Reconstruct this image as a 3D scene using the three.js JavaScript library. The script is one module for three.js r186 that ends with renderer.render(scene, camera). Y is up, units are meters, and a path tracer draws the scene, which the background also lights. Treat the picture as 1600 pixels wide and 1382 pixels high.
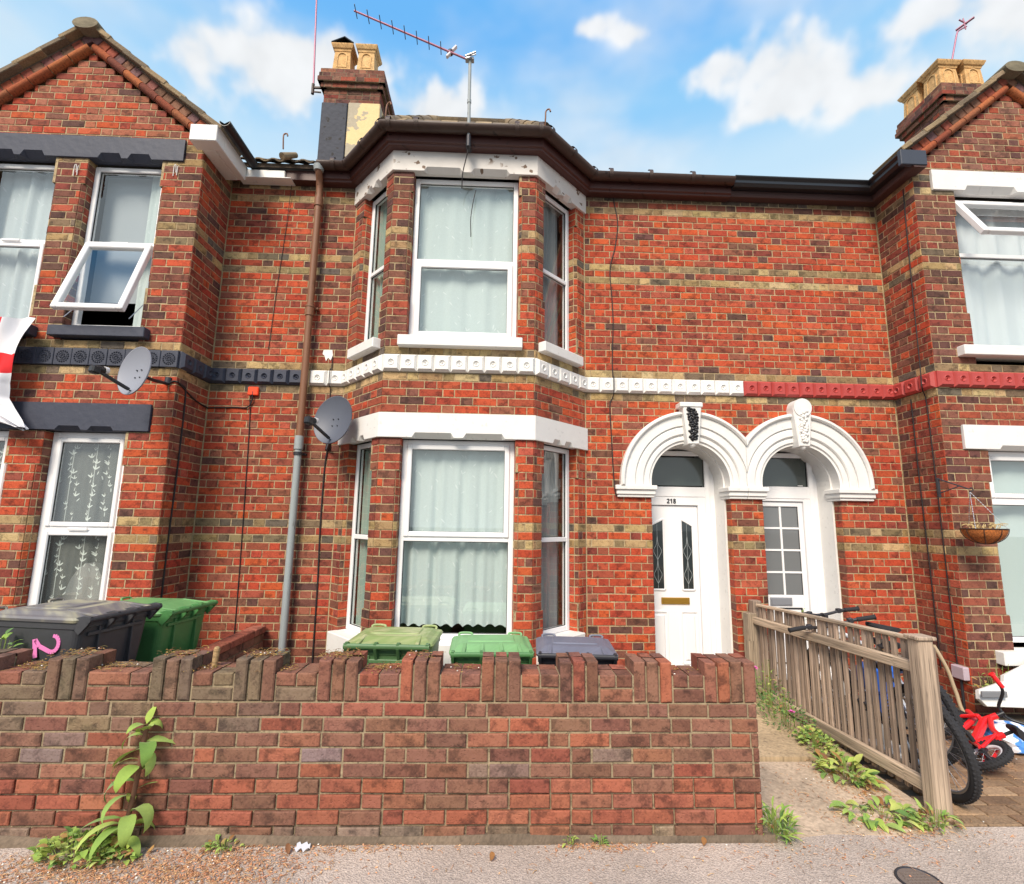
import * as THREE from 'three';
import { mergeGeometries } from 'three/addons/utils/BufferGeometryUtils.js';
import { ImprovedNoise } from 'three/addons/math/ImprovedNoise.js';
import { FontLoader } from 'three/addons/loaders/FontLoader.js';
import { TextGeometry } from 'three/addons/geometries/TextGeometry.js';

// ---------------------------------------------------------------- camera, sky, sun, exposure
const scene = new THREE.Scene();
const camera = new THREE.PerspectiveCamera(2 * Math.atan(691 / 788.54) * 180 / Math.PI, 1024 / 884, 0.05, 400);
camera.position.set(0, 1.6832, 5.3872);
camera.rotation.set(0.1555, -0.0333, 0.0157, 'YXZ');
camera.updateMatrixWorld(true); camera.updateProjectionMatrix();
const EXPOSURE = 3.3;
const renderer = new THREE.WebGLRenderer({ antialias: true });
renderer.toneMapping = THREE.LinearToneMapping;
renderer.toneMappingExposure = EXPOSURE;
renderer.shadowMap.enabled = true;
const noise = new ImprovedNoise();
function fbm3(x, y, z, oct = 5) { let s = 0, a = .5; for (let i = 0; i < oct; i++) { s += a * noise.noise(x, y, z); x *= 2.03; y *= 2.03; z *= 2.03; a *= .5; } return s; }
const smooth = (a, b, x) => { const t = Math.min(1, Math.max(0, (x - a) / (b - a))); return t * t * (3 - 2 * t); };
const lin = v => v <= .04045 ? v / 12.92 : Math.pow((v + .055) / 1.055, 2.4);
{
  const W = 1536, H = 768, data = new Float32Array(W * H * 4);
  const stops = [[-1.6, [236, 244, 250]], [.30, [238, 247, 252]], [.50, [226, 242, 252]], [.60, [198, 230, 252]], [.72, [150, 208, 251]], [.84, [112, 186, 249]], [1.57, [80, 158, 240]]].map(([e, c]) => [e, c.map(v => lin(v / 255))]);
  // drifting cumulus: azimuth, elevation, half width, half height
  const clouds = [[-.61, .70, .050, .050], [-.50, .715, .075, .045], [-.42, .735, .085, .050], [-.34, .765, .07, .034], [-.12, .735, .075, .042], [-.17, .70, .085, .04], [.20, .838, .055, .012], [.29, .822, .035, .014],
    [.47, .745, .065, .028], [.585, .735, .055, .038], [.62, .69, .075, .036], [.55, .675, .06, .020], [.71, .645, .06, .026], [.90, .665, .075, .05], [.80, .705, .06, .022], [1.15, .60, .2, .09], [-1.0, .58, .16, .08], [-1.5, .7, .22, .08], [1.7, .66, .24, .09], [2.4, .6, .25, .09], [-2.3, .62, .28, .09], [3.0, .75, .2, .08]];
  for (let j = 0; j < H; j++) for (let i = 0; i < W; i++) {
    const el = ((j + .5) / H - .5) * Math.PI, ph = ((i + .5) / W - .5) * 2 * Math.PI;
    const x = Math.cos(el) * Math.cos(ph), z = Math.cos(el) * Math.sin(ph), y = Math.sin(el), az = Math.atan2(x, -z);
    let k = 0; while (k < stops.length - 2 && el > stops[k + 1][0]) k++;
    const t = smooth(0, 1, (el - stops[k][0]) / (stops[k + 1][0] - stops[k][0]));
    let c = [0, 1, 2].map(n => stops[k][1][n] * (1 - t) + stops[k + 1][1][n] * t);
    if (el > .02) {
      let m = 0;
      for (const [ca, ce, wa, we] of clouds) {
        let da = az - ca; if (da > Math.PI) da -= 2 * Math.PI; if (da < -Math.PI) da += 2 * Math.PI;
        const q = (da / wa) ** 2 + ((el - ce) / we) ** 2; if (q < 6) m += Math.exp(-q * .9);
      }
      const n = fbm3(x * 13 + 3.1, y * 13, z * 13 + 7.7, 6), n2 = fbm3(x * 3 + 11, y * 7, z * 3, 5), n3 = fbm3(x * 26, y * 26 + 5, z * 26, 4);
      let a = smooth(.12, 1.0, m * 1.0 + n * 1.6 + n3 * .75 - .08) * Math.min(1, m * 3) * .95;
      const veil = smooth(-.14, .38, n2) * .58;                        // thin high haze
      a = 1 - (1 - a) * (1 - veil * (1 - .4 * smooth(.7, 1.2, el)));
      const lum = .92 + .14 * n + .10 * n3;
      c = c.map((v, q) => v * (1 - a) + a * lum * [.97, .985, 1][q]);
    }
    const o = (j * W + i) * 4;
    for (let n = 0; n < 3; n++) data[o + n] = c[n] / EXPOSURE;
    data[o + 3] = 1;
  }
  const sky = new THREE.DataTexture(data, W, H, THREE.RGBAFormat, THREE.FloatType);
  sky.mapping = THREE.EquirectangularReflectionMapping; sky.magFilter = THREE.LinearFilter; sky.minFilter = THREE.LinearFilter; sky.needsUpdate = true;
  scene.background = sky; scene.environment = sky;
}
const sun = new THREE.DirectionalLight(0xfff0dc, 1.5);                 // hazy sun behind thin cloud, high on the left
sun.position.set(-5.2, 14.5, 12.5); sun.target.position.set(0, 1, 0);
sun.castShadow = true; sun.shadow.radius = 44; sun.shadow.mapSize.set(2048, 2048);
Object.assign(sun.shadow.camera, { left: -12, right: 12, top: 12, bottom: -12, near: 1, far: 60 });
scene.add(sun); scene.add(sun.target);

// ---------------------------------------------------------------- helpers
let seed = 20240611;
const rnd = () => { seed = (seed + 0x6D2B79F5) | 0; let t = Math.imul(seed ^ (seed >>> 15), 1 | seed); t = (t + Math.imul(t ^ (t >>> 7), 61 | t)) ^ t; return ((t ^ (t >>> 14)) >>> 0) / 4294967296; };
const rr = (a, b) => a + (b - a) * rnd(), pick = a => a[Math.floor(rnd() * a.length)];
const used = {};
function numbered(n) { if (!(n in used)) { used[n] = 0; return n; } used[n]++; return n + '_' + String(used[n]).padStart(3, '0'); }
function mesh(name, geo, mat, parent) { const m = new THREE.Mesh(geo, mat); m.name = name; m.castShadow = m.receiveShadow = true; if (parent) parent.add(m); return m; }
function obj(name, geos, mat, parent) { const list = (Array.isArray(geos) ? geos : [geos]); return mesh(name, list.length === 1 ? list[0] : merge(list), mat, parent); }
function merge(list) {
  list = list.map(g => { const n = g.index ? g.toNonIndexed() : g; return n; });
  const hasC = list.some(g => g.attributes.color);
  for (const g of list) {
    if (!g.attributes.uv) g.setAttribute('uv', new THREE.BufferAttribute(new Float32Array(g.attributes.position.count * 2), 2));
    if (!g.attributes.normal) g.computeVertexNormals();
    if (hasC && !g.attributes.color) g.setAttribute('color', new THREE.BufferAttribute(new Float32Array(g.attributes.position.count * 3).fill(1), 3));
    for (const k of Object.keys(g.attributes)) if (!['position', 'normal', 'uv', 'color'].includes(k)) g.deleteAttribute(k);
    g.morphAttributes = {};
  }
  return mergeGeometries(list, false);
}
function objs(name, geos, mat, parent) { return geos.map(g => mesh(name, g, mat, parent)); }
function tag(o, label, category, group, kind) { if (label) o.userData.label = label; if (category) o.userData.category = category; if (group) o.userData.group = group; if (kind) o.userData.kind = kind; return o; }
function thing(name, label, category, pos = [0, 0, 0], turn = 0, group) { const o = new THREE.Group(); o.name = numbered(name); o.position.set(...pos); o.rotation.y = turn; scene.add(o); return tag(o, label, category, group); }
function single(name, geo, mat, label, category, group) { const m = obj(numbered(name), geo, mat, scene); return tag(m, label, category, group); }
function struct(name, geo, mat) { const m = obj(numbered(name), geo, mat, scene); m.userData.kind = 'structure'; return m; }
const hex = (h, k = 1) => new THREE.Color(h).multiplyScalar(k);
// geometry with flat faces, uv by dominant axis in metres
class Geo {
  constructor() { this.p = []; this.c = []; this.u = []; this.col = null; this.uo = [0, 0]; }
  tri(a, b, c) {
    const e = [b[0] - a[0], b[1] - a[1], b[2] - a[2]], f = [c[0] - a[0], c[1] - a[1], c[2] - a[2]];
    const n = [Math.abs(e[1] * f[2] - e[2] * f[1]), Math.abs(e[2] * f[0] - e[0] * f[2]), Math.abs(e[0] * f[1] - e[1] * f[0])];
    const ax = n[2] >= n[0] && n[2] >= n[1] ? 2 : n[0] >= n[1] ? 0 : 1;
    for (const v of [a, b, c]) {
      this.p.push(v[0], v[1], v[2]);
      const q = ax === 2 ? [v[0], v[1]] : ax === 0 ? [v[2], v[1]] : [v[0], v[2]];
      this.u.push(q[0] + this.uo[0], q[1] + this.uo[1]);
      if (this.col) this.c.push(this.col[0], this.col[1], this.col[2]);
    }
  }
  quad(a, b, c, d) { this.tri(a, b, c); this.tri(a, c, d); }
  out(pts, ctr) { // orient away from ctr
    const [a, b, c] = pts, e = b.map((v, i) => v - a[i]), f = c.map((v, i) => v - a[i]);
    const n = [e[1] * f[2] - e[2] * f[1], e[2] * f[0] - e[0] * f[2], e[0] * f[1] - e[1] * f[0]];
    const q = n[0] * (a[0] - ctr[0]) + n[1] * (a[1] - ctr[1]) + n[2] * (a[2] - ctr[2]);
    if (q < 0) pts = pts.slice().reverse();
    if (pts.length === 3) this.tri(...pts); else this.quad(...pts);
  }
  build() {
    const g = new THREE.BufferGeometry();
    g.setAttribute('position', new THREE.BufferAttribute(new Float32Array(this.p), 3));
    g.setAttribute('uv', new THREE.BufferAttribute(new Float32Array(this.u), 2));
    if (this.c.length) g.setAttribute('color', new THREE.BufferAttribute(new Float32Array(this.c), 3));
    g.computeVertexNormals(); return g;
  }
}
// box with chamfered edges
function box(x0, x1, y0, y1, z0, z1, b = .004) {
  const G = new Geo(), c = [(x0 + x1) / 2, (y0 + y1) / 2, (z0 + z1) / 2], h = [Math.abs(x1 - x0) / 2, Math.abs(y1 - y0) / 2, Math.abs(z1 - z0) / 2];
  b = Math.min(b, .45 * Math.min(...h)); G.uo = [rr(0, 3), rr(0, 3)];
  const P = (s, full) => [0, 1, 2].map(i => c[i] + s[i] * (i === full ? h[i] : h[i] - b));
  for (let a = 0; a < 3; a++) for (const s of [-1, 1]) {
    const i = (a + 1) % 3, j = (a + 2) % 3;
    G.out([[-1, -1], [1, -1], [1, 1], [-1, 1]].map(([p, q]) => { const v = [0, 0, 0]; v[a] = s; v[i] = p; v[j] = q; return P(v, a); }), c);
  }
  for (let a = 0; a < 3; a++) { // edges running along axis a
    const i = (a + 1) % 3, j = (a + 2) % 3;
    for (const p of [-1, 1]) for (const q of [-1, 1]) {
      const m = (k, f) => { const v = [0, 0, 0]; v[a] = k; v[i] = p; v[j] = q; return P(v, f); };
      G.out([m(-1, i), m(1, i), m(1, j), m(-1, j)], c);
    }
  }
  for (const a of [-1, 1]) for (const q of [-1, 1]) for (const r of [-1, 1]) G.out([P([a, q, r], 0), P([a, q, r], 1), P([a, q, r], 2)], c);
  return G.build();
}
function move(g, x = 0, y = 0, z = 0) { g.translate(x, y, z); return g; }
function turn(g, rx = 0, ry = 0, rz = 0) { if (rx) g.rotateX(rx); if (ry) g.rotateY(ry); if (rz) g.rotateZ(rz); return g; }
const V = (x, y, z) => new THREE.Vector3(x, y, z);
function tube(pts, r, seg = 0, rad = 8, closed = false, tension) { const c = new THREE.CatmullRomCurve3(pts.map(p => V(...p)), closed, 'catmullrom', tension ?? .5); return new THREE.TubeGeometry(c, seg || pts.length * 6, r, rad, closed); }
function rod(a, b, r0, r1 = r0, n = 8) { // tapered bar with ends
  const A = V(...a), B = V(...b), L = A.distanceTo(B), g = new THREE.CylinderGeometry(r1, r0, L, n, 1);
  g.translate(0, L / 2, 0); g.applyQuaternion(new THREE.Quaternion().setFromUnitVectors(V(0, 1, 0), B.clone().sub(A).normalize())); g.translate(...a); return g;
}
function bar(a, b, w, h, bev = .003, up = [0, 1, 0]) { // rectangular bar from a to b
  const A = V(...a), B = V(...b), L = A.distanceTo(B), X = B.clone().sub(A).normalize(), Z = X.clone().cross(V(...up)).normalize(), Y = Z.clone().cross(X).normalize();
  const g = box(0, L, -h / 2, h / 2, -w / 2, w / 2, bev);
  g.applyMatrix4(new THREE.Matrix4().makeBasis(X, Y, Z).setPosition(A)); return g;
}
function extrude(shape, depth, bevel = 0, steps = 1, curve = 24) { return new THREE.ExtrudeGeometry(shape, { depth, bevelEnabled: bevel > 0, bevelThickness: bevel, bevelSize: bevel, bevelOffset: -bevel, bevelSegments: 1, steps, curveSegments: curve }); }
function poly(pts) { const s = new THREE.Shape(); pts.forEach((p, i) => i ? s.lineTo(...p) : s.moveTo(...p)); s.closePath(); return s; }
// skin over rings of equal point count
function loft(rings, capA = true, capB = true, smoothN = true) {
  const n = rings[0].length, p = [], u = [], idx = [];
  rings.forEach((r, i) => r.forEach((v, j) => { p.push(...v); u.push(v[0] + v[2] * .7, v[1]); }));
  for (let i = 0; i < rings.length - 1; i++) for (let j = 0; j < n; j++) { const a = i * n + j, b = i * n + (j + 1) % n, c = a + n, d = b + n; idx.push(a, b, d, a, d, c); }
  for (const [on, i, flip] of [[capA, 0, true], [capB, rings.length - 1, false]]) if (on) {
    const ctr = [0, 1, 2].map(k => rings[i].reduce((s, v) => s + v[k], 0) / n), o = p.length / 3;
    p.push(...ctr); u.push(0, 0); rings[i].forEach(v => { p.push(...v); u.push(v[0], v[2]); });
    for (let j = 0; j < n; j++) { const a = o + 1 + j, b = o + 1 + (j + 1) % n; flip ? idx.push(o, b, a) : idx.push(o, a, b); }
  }
  let g = new THREE.BufferGeometry();
  g.setAttribute('position', new THREE.Float32BufferAttribute(p, 3)); g.setAttribute('uv', new THREE.Float32BufferAttribute(u, 2)); g.setIndex(idx);
  if (!smoothN) g = g.toNonIndexed();
  g.computeVertexNormals(); return g;
}
// ---------------------------------------------------------------- textures (periodic value noise)
const hashes = new Float32Array(65536); for (let i = 0; i < 65536; i++) hashes[i] = rnd();
function vn(x, y, per, s) { const xi = Math.floor(x), yi = Math.floor(y), fx = x - xi, fy = y - yi, h = (a, b) => hashes[((((a % per) + per) % per) * 131 + (((b % per) + per) % per) * 2477 + s * 977) & 65535]; const u = fx * fx * (3 - 2 * fx), v = fy * fy * (3 - 2 * fy); return (h(xi, yi) * (1 - u) + h(xi + 1, yi) * u) * (1 - v) + (h(xi, yi + 1) * (1 - u) + h(xi + 1, yi + 1) * u) * v; }
function pf(u, v, f, oct, s = 0) { let t = 0, a = .5, n = 0; for (let i = 0; i < oct; i++) { t += a * vn(u * f, v * f, f, s + i); n += a; a *= .5; f *= 2; } return t / n; }
function tex(n, fn, o = {}) {
  const m = o.h || n, d = new Uint8Array(n * m * 4);
  for (let j = 0; j < m; j++) for (let i = 0; i < n; i++) { const c = fn((i + .5) / n, (j + .5) / m), k = (j * n + i) * 4; const q = typeof c === 'number' ? [c, c, c] : c; for (let e = 0; e < 3; e++) d[k + e] = Math.max(0, Math.min(255, q[e] * 255)); d[k + 3] = q.length > 3 ? Math.max(0, Math.min(255, q[3] * 255)) : 255; }
  const t = new THREE.DataTexture(d, n, m, THREE.RGBAFormat); t.wrapS = t.wrapT = THREE.RepeatWrapping; t.magFilter = THREE.LinearFilter; t.minFilter = THREE.LinearMipmapLinearFilter; t.generateMipmaps = true;
  if (!o.data) t.colorSpace = THREE.SRGBColorSpace; if (o.rep) t.repeat.set(o.rep[0], o.rep[1]); t.needsUpdate = true; return t;
}
const rep = (t, x, y = x) => { const c = t.clone(); c.repeat.set(x, y); c.needsUpdate = true; return c; };
const clamp = x => Math.max(0, Math.min(1, x));
const brickH = (u, v) => clamp(.55 + .5 * (pf(u, v, 24, 4, 3) - .5) - .55 * smooth(.66, .82, pf(u, v, 48, 3, 9)) + .2 * (pf(u, v, 9, 3, 5) - .5));
const T = {};
T.brick = rep(tex(512, (u, v) => { const m = pf(u, v, 10, 4, 1), s = pf(u, v, 60, 3, 7), d = smooth(.54, .76, pf(u, v, 9, 5, 21)); let k = .97 + .30 * (m - .5) + .30 * (s - .5); k -= d * .23; const w = smooth(.74, .8, pf(u, v, 40, 3, 33)) * .13; return [k + w, k * (.99 + .05 * (m - .5)) + w, k * .98 + w]; }), 2.1);
T.brickBump = rep(tex(512, brickH, { data: true }), 2.1);
T.mortar = rep(tex(256, (u, v) => { const k = .86 + .3 * (pf(u, v, 12, 5, 2) - .5) - .22 * smooth(.62, .8, pf(u, v, 30, 3, 4)); return [k, k * .985, k * .96]; }), 2.6);
T.grit = tex(512, (u, v) => .5 + .7 * (pf(u, v, 90, 3, 6) - .5), { data: true });
T.paint = rep(tex(512, (u, v) => { const k = .965 + .05 * (pf(u, v, 6, 4, 3) - .5) - .07 * smooth(.7, .85, pf(u, v, 24, 4, 8)); return [k, k * .995, k * .985]; }), 1);
T.worn = rep(tex(512, (u, v) => { const f = smooth(.665, .70, pf(u, v, 22, 5, 13)) * smooth(.42, .6, pf(u, v, 3, 3, 17)); const k = .93 + .08 * (pf(u, v, 8, 4, 3) - .5); return [k - f * .42, k - f * .5, k - f * .56]; }), .9);
T.soft = rep(tex(256, (u, v) => .5 + .6 * (pf(u, v, 12, 5, 12) - .5), { data: true }), 1.5);
T.wood = tex(512, (u, v) => { const g = pf(u * .999, v, 3, 2, 4), l = pf(u * 4 % 1, v * .25 % 1, 32, 4, 15); const k = .80 + .45 * (l - .5) + .25 * (g - .5) - .25 * smooth(.7, .82, pf(u * 3 % 1, v * .3 % 1, 40, 3, 30)); return [k, k * .97, k * .94]; });
T.asphalt = tex(1024, (u, v) => { const a = pf(u, v, 5, 6, 40), s = pf(u, v, 330, 2, 41), w = smooth(.74, .84, pf(u, v, 260, 2, 44)); const k = .82 + .20 * (a - .5) + .26 * (s - .5) + w * .11; return [k, k * .97, k * .955]; });
T.asphaltBump = tex(1024, (u, v) => pf(u, v, 330, 2, 41), { data: true });
T.concrete = tex(1024, (u, v) => { const a = pf(u, v, 4, 6, 50), s = pf(u, v, 120, 3, 51), p = smooth(.7, .82, pf(u, v, 70, 3, 52)); const k = .82 + .35 * (a - .5) + .24 * (s - .5) - p * .14; return [k, k * .965, k * .92]; });
T.plastic = tex(256, (u, v) => { const k = .9 + .14 * (pf(u, v, 5, 5, 60) - .5) + .06 * (pf(u, v, 60, 2, 61) - .5); return k; });
T.dust = tex(256, (u, v) => { const d = smooth(.42, .72, pf(u, v, 6, 5, 70)); return [.55 + .40 * d, .62 + .30 * d, .50 + .36 * d]; });
const std = (o) => new THREE.MeshStandardMaterial({ roughness: .8, ...o });
const M = {
  brick: std({ vertexColors: true, map: T.brick, bumpMap: T.brickBump, bumpScale: .004, roughness: .93 }),
  mortar: std({ color: hex('#d8c29c', .82), map: T.mortar, bumpMap: T.grit, bumpScale: .002, roughness: .96 }),
  mortarDark: std({ color: hex('#9c8f78', .85), map: T.mortar, bumpMap: T.grit, bumpScale: .003, roughness: .96 }),
  white: std({ color: hex('#ffffff', .84), map: T.paint, bumpMap: T.soft, bumpScale: .003, roughness: .55 }),
  whiteWorn: std({ color: hex('#f6f1ec', .88), map: T.worn, bumpMap: T.soft, bumpScale: .003, roughness: .7 }),
  greyRender: std({ color: hex('#c9cabb', .8), map: T.worn, roughness: .85 }),
  upvc: std({ color: hex('#fdfdff', .86), roughness: .3 }),
  black: std({ color: hex('#3c4152'), map: T.paint, bumpMap: T.soft, bumpScale: .006, roughness: .62 }),
  red: std({ color: hex('#b54845'), map: T.paint, bumpMap: T.soft, bumpScale: .006, roughness: .55 }),
  blackPlastic: std({ color: hex('#202227'), roughness: .35 }),
  brownIron: std({ color: hex('#46332c'), map: T.worn, bumpMap: T.soft, bumpScale: .004, roughness: .5 }),
  brownWood: std({ color: hex('#522e2a'), map: T.worn, roughness: .5 }),
  pipeBrown: std({ color: hex('#8a5f46'), map: T.worn, roughness: .6 }),
  pipeGrey: std({ color: hex('#a3abae'), map: T.worn, roughness: .6 }),
  tile: std({ vertexColors: true, map: T.concrete, bumpMap: T.grit, bumpScale: .004, roughness: .95 }),
  gold: std({ color: hex('#c9a04a'), metalness: .8, roughness: .35 }),
  metal: std({ color: hex('#b9bcc2'), metalness: .85, roughness: .35 }),
  darkMetal: std({ color: hex('#3a3a40'), metalness: .4, roughness: .5 }),
  rubber: std({ color: hex('#26262a'), roughness: .85 }),
  glass: new THREE.MeshPhysicalMaterial({ color: hex('#fbfefd'), transmission: 1, thickness: 0, roughness: .015, ior: 2.2 }),
  frosted: new THREE.MeshPhysicalMaterial({ color: hex('#e4efec'), transmission: 1, thickness: 0, roughness: .12, ior: 1.7 }),
  obscure: new THREE.MeshPhysicalMaterial({ color: hex('#4c5652', .8), roughness: .2, clearcoat: 1, clearcoatRoughness: .03 }),
  obscure2: new THREE.MeshPhysicalMaterial({ color: hex('#7d8082', .8), roughness: .3, clearcoat: 1, clearcoatRoughness: .04 }),
  room: std({ color: hex('#6a6660', .8), roughness: 1 }),
  cable: std({ color: hex('#241f22'), roughness: .6 }),
  soffit: std({ color: hex('#4a3432'), roughness: .7 }),
};
// ---------------------------------------------------------------- brickwork
const CH = .0795, S = .233, HD = .117, PAIR = S + HD, STR0 = 3.095, STR1 = 3.275;
const rowsLow = [], rowsUp = [];
for (let k = 0; k < 41; k++) rowsLow.push({ y0: STR0 - CH * (k + 1), y1: STR0 - CH * k, k, band: k === 0 || k === 18 || k === 20, par: k & 1 });
for (let k = 0; k < 29; k++) rowsUp.push({ y0: STR1 + CH * k, y1: STR1 + CH * (k + 1), k, band: k === 0 || k === 14 || k === 16 || k === 25 || k === 27, par: k & 1, up: true });
const rowsGable = []; for (let k = 29; k < 42; k++) rowsGable.push({ y0: STR1 + CH * k, y1: STR1 + CH * (k + 1), k, par: k & 1, up: true });
const PAL = {
  red: ['#c44f2f', '#ba4a30', '#c95734', '#b34833', '#bd543a', '#c55c3c', '#ae4c35', '#ca5a30', '#b95a44'],
  deep: ['#a04c38', '#98503e', '#a4543f', '#924538', '#9a5c48', '#aa5239'],
  dark: ['#7a4c40', '#6c4640', '#824f40', '#865646', '#66463e', '#88594a'],
  buff: ['#c0a475', '#b4966a', '#a88c62', '#c9ad7c', '#988460', '#c9b083'],
  grime: ['#8a765a', '#786a58', '#947e5c', '#6c6258', '#806f58'],
  brown: ['#966856', '#8a5c4c', '#9c6c58', '#8c6252', '#86594a', '#a06a54', '#926856'],
  brownRed: ['#a8624c', '#ae664e', '#a05a48', '#b06c54', '#a86856'],
  mossy: ['#86705e', '#7c6858', '#8e7862', '#80705c', '#8a6a5a'],
};
let tone = .89;                                                          // all bricks a shade deeper or paler
function colour(list) { const c = new THREE.Color(pick(list)), k = rr(.86, 1.08) * tone; return [c.r * k * rr(.97, 1.03), c.g * k * rr(.95, 1.05), c.b * k * rr(.94, 1.06)]; }
function houseColour(row, p) { // p: chance of dark bricks, from soot and painted eaves shade, q: share of browner reds
  const x = rnd();
  if (row.band) return colour(x < (p.bandDark ?? .25) ? PAL.grime : PAL.buff);
  if (x < (p.dark ?? .12)) return colour(PAL.dark);
  if (x < (p.dark ?? .12) + (p.deep ?? .22)) return colour(PAL.deep);
  return colour(PAL.red);
}
class Face {
  constructor(A, B) { this.A = A; this.L = Math.hypot(B[0] - A[0], B[1] - A[1]); this.U = [(B[0] - A[0]) / this.L, (B[1] - A[1]) / this.L]; this.N = [-this.U[1], this.U[0]]; }
  P(u, y, d) { return [this.A[0] + this.U[0] * u + this.N[0] * d, y, this.A[1] + this.U[1] * u + this.N[1] * d]; }
  get turn() { return Math.atan2(-this.U[1], this.U[0]); }
}
const walls = {};                                                       // house key -> {bricks, mortar}
const bin = k => walls[k] ??= { bricks: [], mortar: [] };
function addBrick(key, f, u0, u1, y0, y1, col, o = {}) {
  const j = o.joint ?? .0047, e = () => rr(-.0014, .0014);
  bin(key).bricks.push({ f, u0: u0 + j + e(), u1: u1 - j + e(), y0: y0 + j + e(), y1: y1 - j + e(), d: rr(-.0018, .0018) + (o.d ?? 0), t: o.t ?? .03, b: o.b ?? .0034, col, sk: rr(-.0016, .0016) });
}
// bricks along one course between a and b
function course(key, f, a, b, row, phase, colf, o = {}) {
  if (b - a < .02) return;
  const J = [a], off = (row.par ? PAIR / 2 : 0) + phase;
  if (o.stretcher) { const P = S; const of2 = (row.par ? P / 2 : 0) + phase; for (let k = Math.floor((a - of2) / P) - 1; ; k++) { const x = of2 + k * P; if (x > b - .05) break; if (x > a + .05) J.push(x + rr(-.003, .003)); } }
  else for (let k = Math.floor((a - off) / PAIR) - 1; ; k++) { const x = off + k * PAIR; if (x > b) break; for (const y of [x, x + S]) if (y > a + .045 && y < b - .045) J.push(y + rr(-.004, .004)); }
  J.push(b);
  for (let i = 0; i < J.length - 1; i++) { const c = (J[i] + J[i + 1]) / 2; addBrick(typeof key === 'function' ? key(f.P(c, 0, 0)[0]) : key, f, J[i], J[i + 1], row.y0, row.y1, colf(c, row), o); }
}
function mortarBox(key, f, a, b, y0, y1, depth = .09, rec = .0040) {
  const g = new Geo(), ctr = f.P((a + b) / 2, (y0 + y1) / 2, -depth / 2), p = (u, y, d) => f.P(u, y, d);
  for (const q of [[p(a, y0, -rec), p(b, y0, -rec), p(b, y1, -rec), p(a, y1, -rec)], [p(a, y0, -depth), p(b, y0, -depth), p(b, y1, -depth), p(a, y1, -depth)], [p(a, y0, -rec), p(a, y1, -rec), p(a, y1, -depth), p(a, y0, -depth)], [p(b, y0, -rec), p(b, y1, -rec), p(b, y1, -depth), p(b, y0, -depth)], [p(a, y1, -rec), p(b, y1, -rec), p(b, y1, -depth), p(a, y1, -depth)], [p(a, y0, -rec), p(b, y0, -rec), p(b, y0, -depth), p(a, y0, -depth)]]) g.out(q, ctr);
  bin(key).mortar.push(g.build());
}
// a wall face: rows, openings holes(row) -> [[u0,u1]...], ends: 'x' convex corner, 'v' concave, 'o' open joint
function face(key, A, B, rows, { holes = () => [], span, ends = 'vv', phase = 0, col = {}, colf, mkey, opts } = {}) {
  const f = new Face(A, B); let run = [];
  const ea = ends[0] === 'x' ? .001 : .003, eb = ends[1] === 'x' ? .001 : .003;
  const flush = () => { for (const r of run) mortarBox(mkey ?? key, f, r.a, r.b, r.y0, r.y1); run = []; };
  for (const row of rows) {
    let iv = [span ? span(row, f) : [0, f.L]];
    for (const [h0, h1] of holes(row, (row.y0 + row.y1) / 2) || []) iv = iv.flatMap(([a, b]) => h1 <= a || h0 >= b ? [[a, b]] : [[a, h0], [h1, b]].filter(([p, q]) => q - p > .015));
    const segs = iv.map(([a, b]) => [a, b, a < .001, Math.abs(b - f.L) < .001]);
    for (const [a, b, fa, fb] of segs) course(key, f, a + (fa ? ea : 0), b - (fb ? eb : 0), row, phase, colf || ((u, r) => houseColour(r, typeof col === 'function' ? col(u, r) : col)), opts);
    const m = segs.map(([a, b, fa, fb]) => [fa ? (ends[0] === 'x' ? .006 : -.01) : a + .007, fb ? f.L + (ends[1] === 'x' ? -.006 : .01) : b - .007]);
    const next = [];
    for (const [a, b] of m) { const k = run.find(r => Math.abs(r.a - a) < 1e-6 && Math.abs(r.b - b) < 1e-6 && (Math.abs(r.y1 - row.y0) < 1e-6 || Math.abs(r.y0 - row.y1) < 1e-6)); if (k) { k.y0 = Math.min(k.y0, row.y0); k.y1 = Math.max(k.y1, row.y1); next.push(k); run.splice(run.indexOf(k), 1); } else next.push({ a, b, y0: row.y0, y1: row.y1 }); }
    flush(); run = next;
  }
  flush(); return f;
}
function brickGeo(G, k) {
  const { f, u0, u1, y0, y1, d, t, b, sk } = k, ctr = f.P((u0 + u1) / 2, (y0 + y1) / 2, d - t / 2); G.col = k.col; G.uo = [rr(0, 9), rr(0, 9)];
  const R = (i, dd) => [f.P(u0 + i, y0 + i + sk, dd), f.P(u1 - i, y0 + i - sk, dd), f.P(u1 - i, y1 - i - sk, dd), f.P(u0 + i, y1 - i + sk, dd)];
  const a = R(b, d), m = R(0, d - b * .9), z = R(0, d - t);
  G.out(a, ctr);
  for (let i = 0; i < 4; i++) { const j = (i + 1) % 4; G.out([a[i], a[j], m[j], m[i]], ctr); G.out([m[i], m[j], z[j], z[i]], ctr); }
}
function area(k) { // size in the picture
  const q = [[k.u0, k.y0], [k.u1, k.y0], [k.u1, k.y1], [k.u0, k.y1]].map(([u, y]) => { const p = V(...k.f.P(u, y, 0)).project(camera); return [p.x, p.y]; });
  let s = 0; for (let i = 0; i < 4; i++) { const a = q[i], b = q[(i + 1) % 4]; s += a[0] * b[1] - a[1] * b[0]; }
  const c = q.reduce((s, v) => [s[0] + v[0] / 4, s[1] + v[1] / 4], [0, 0]);
  return Math.abs(c[0]) > .995 || Math.abs(c[1]) > .995 ? 0 : Math.max(0, s);
}
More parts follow.
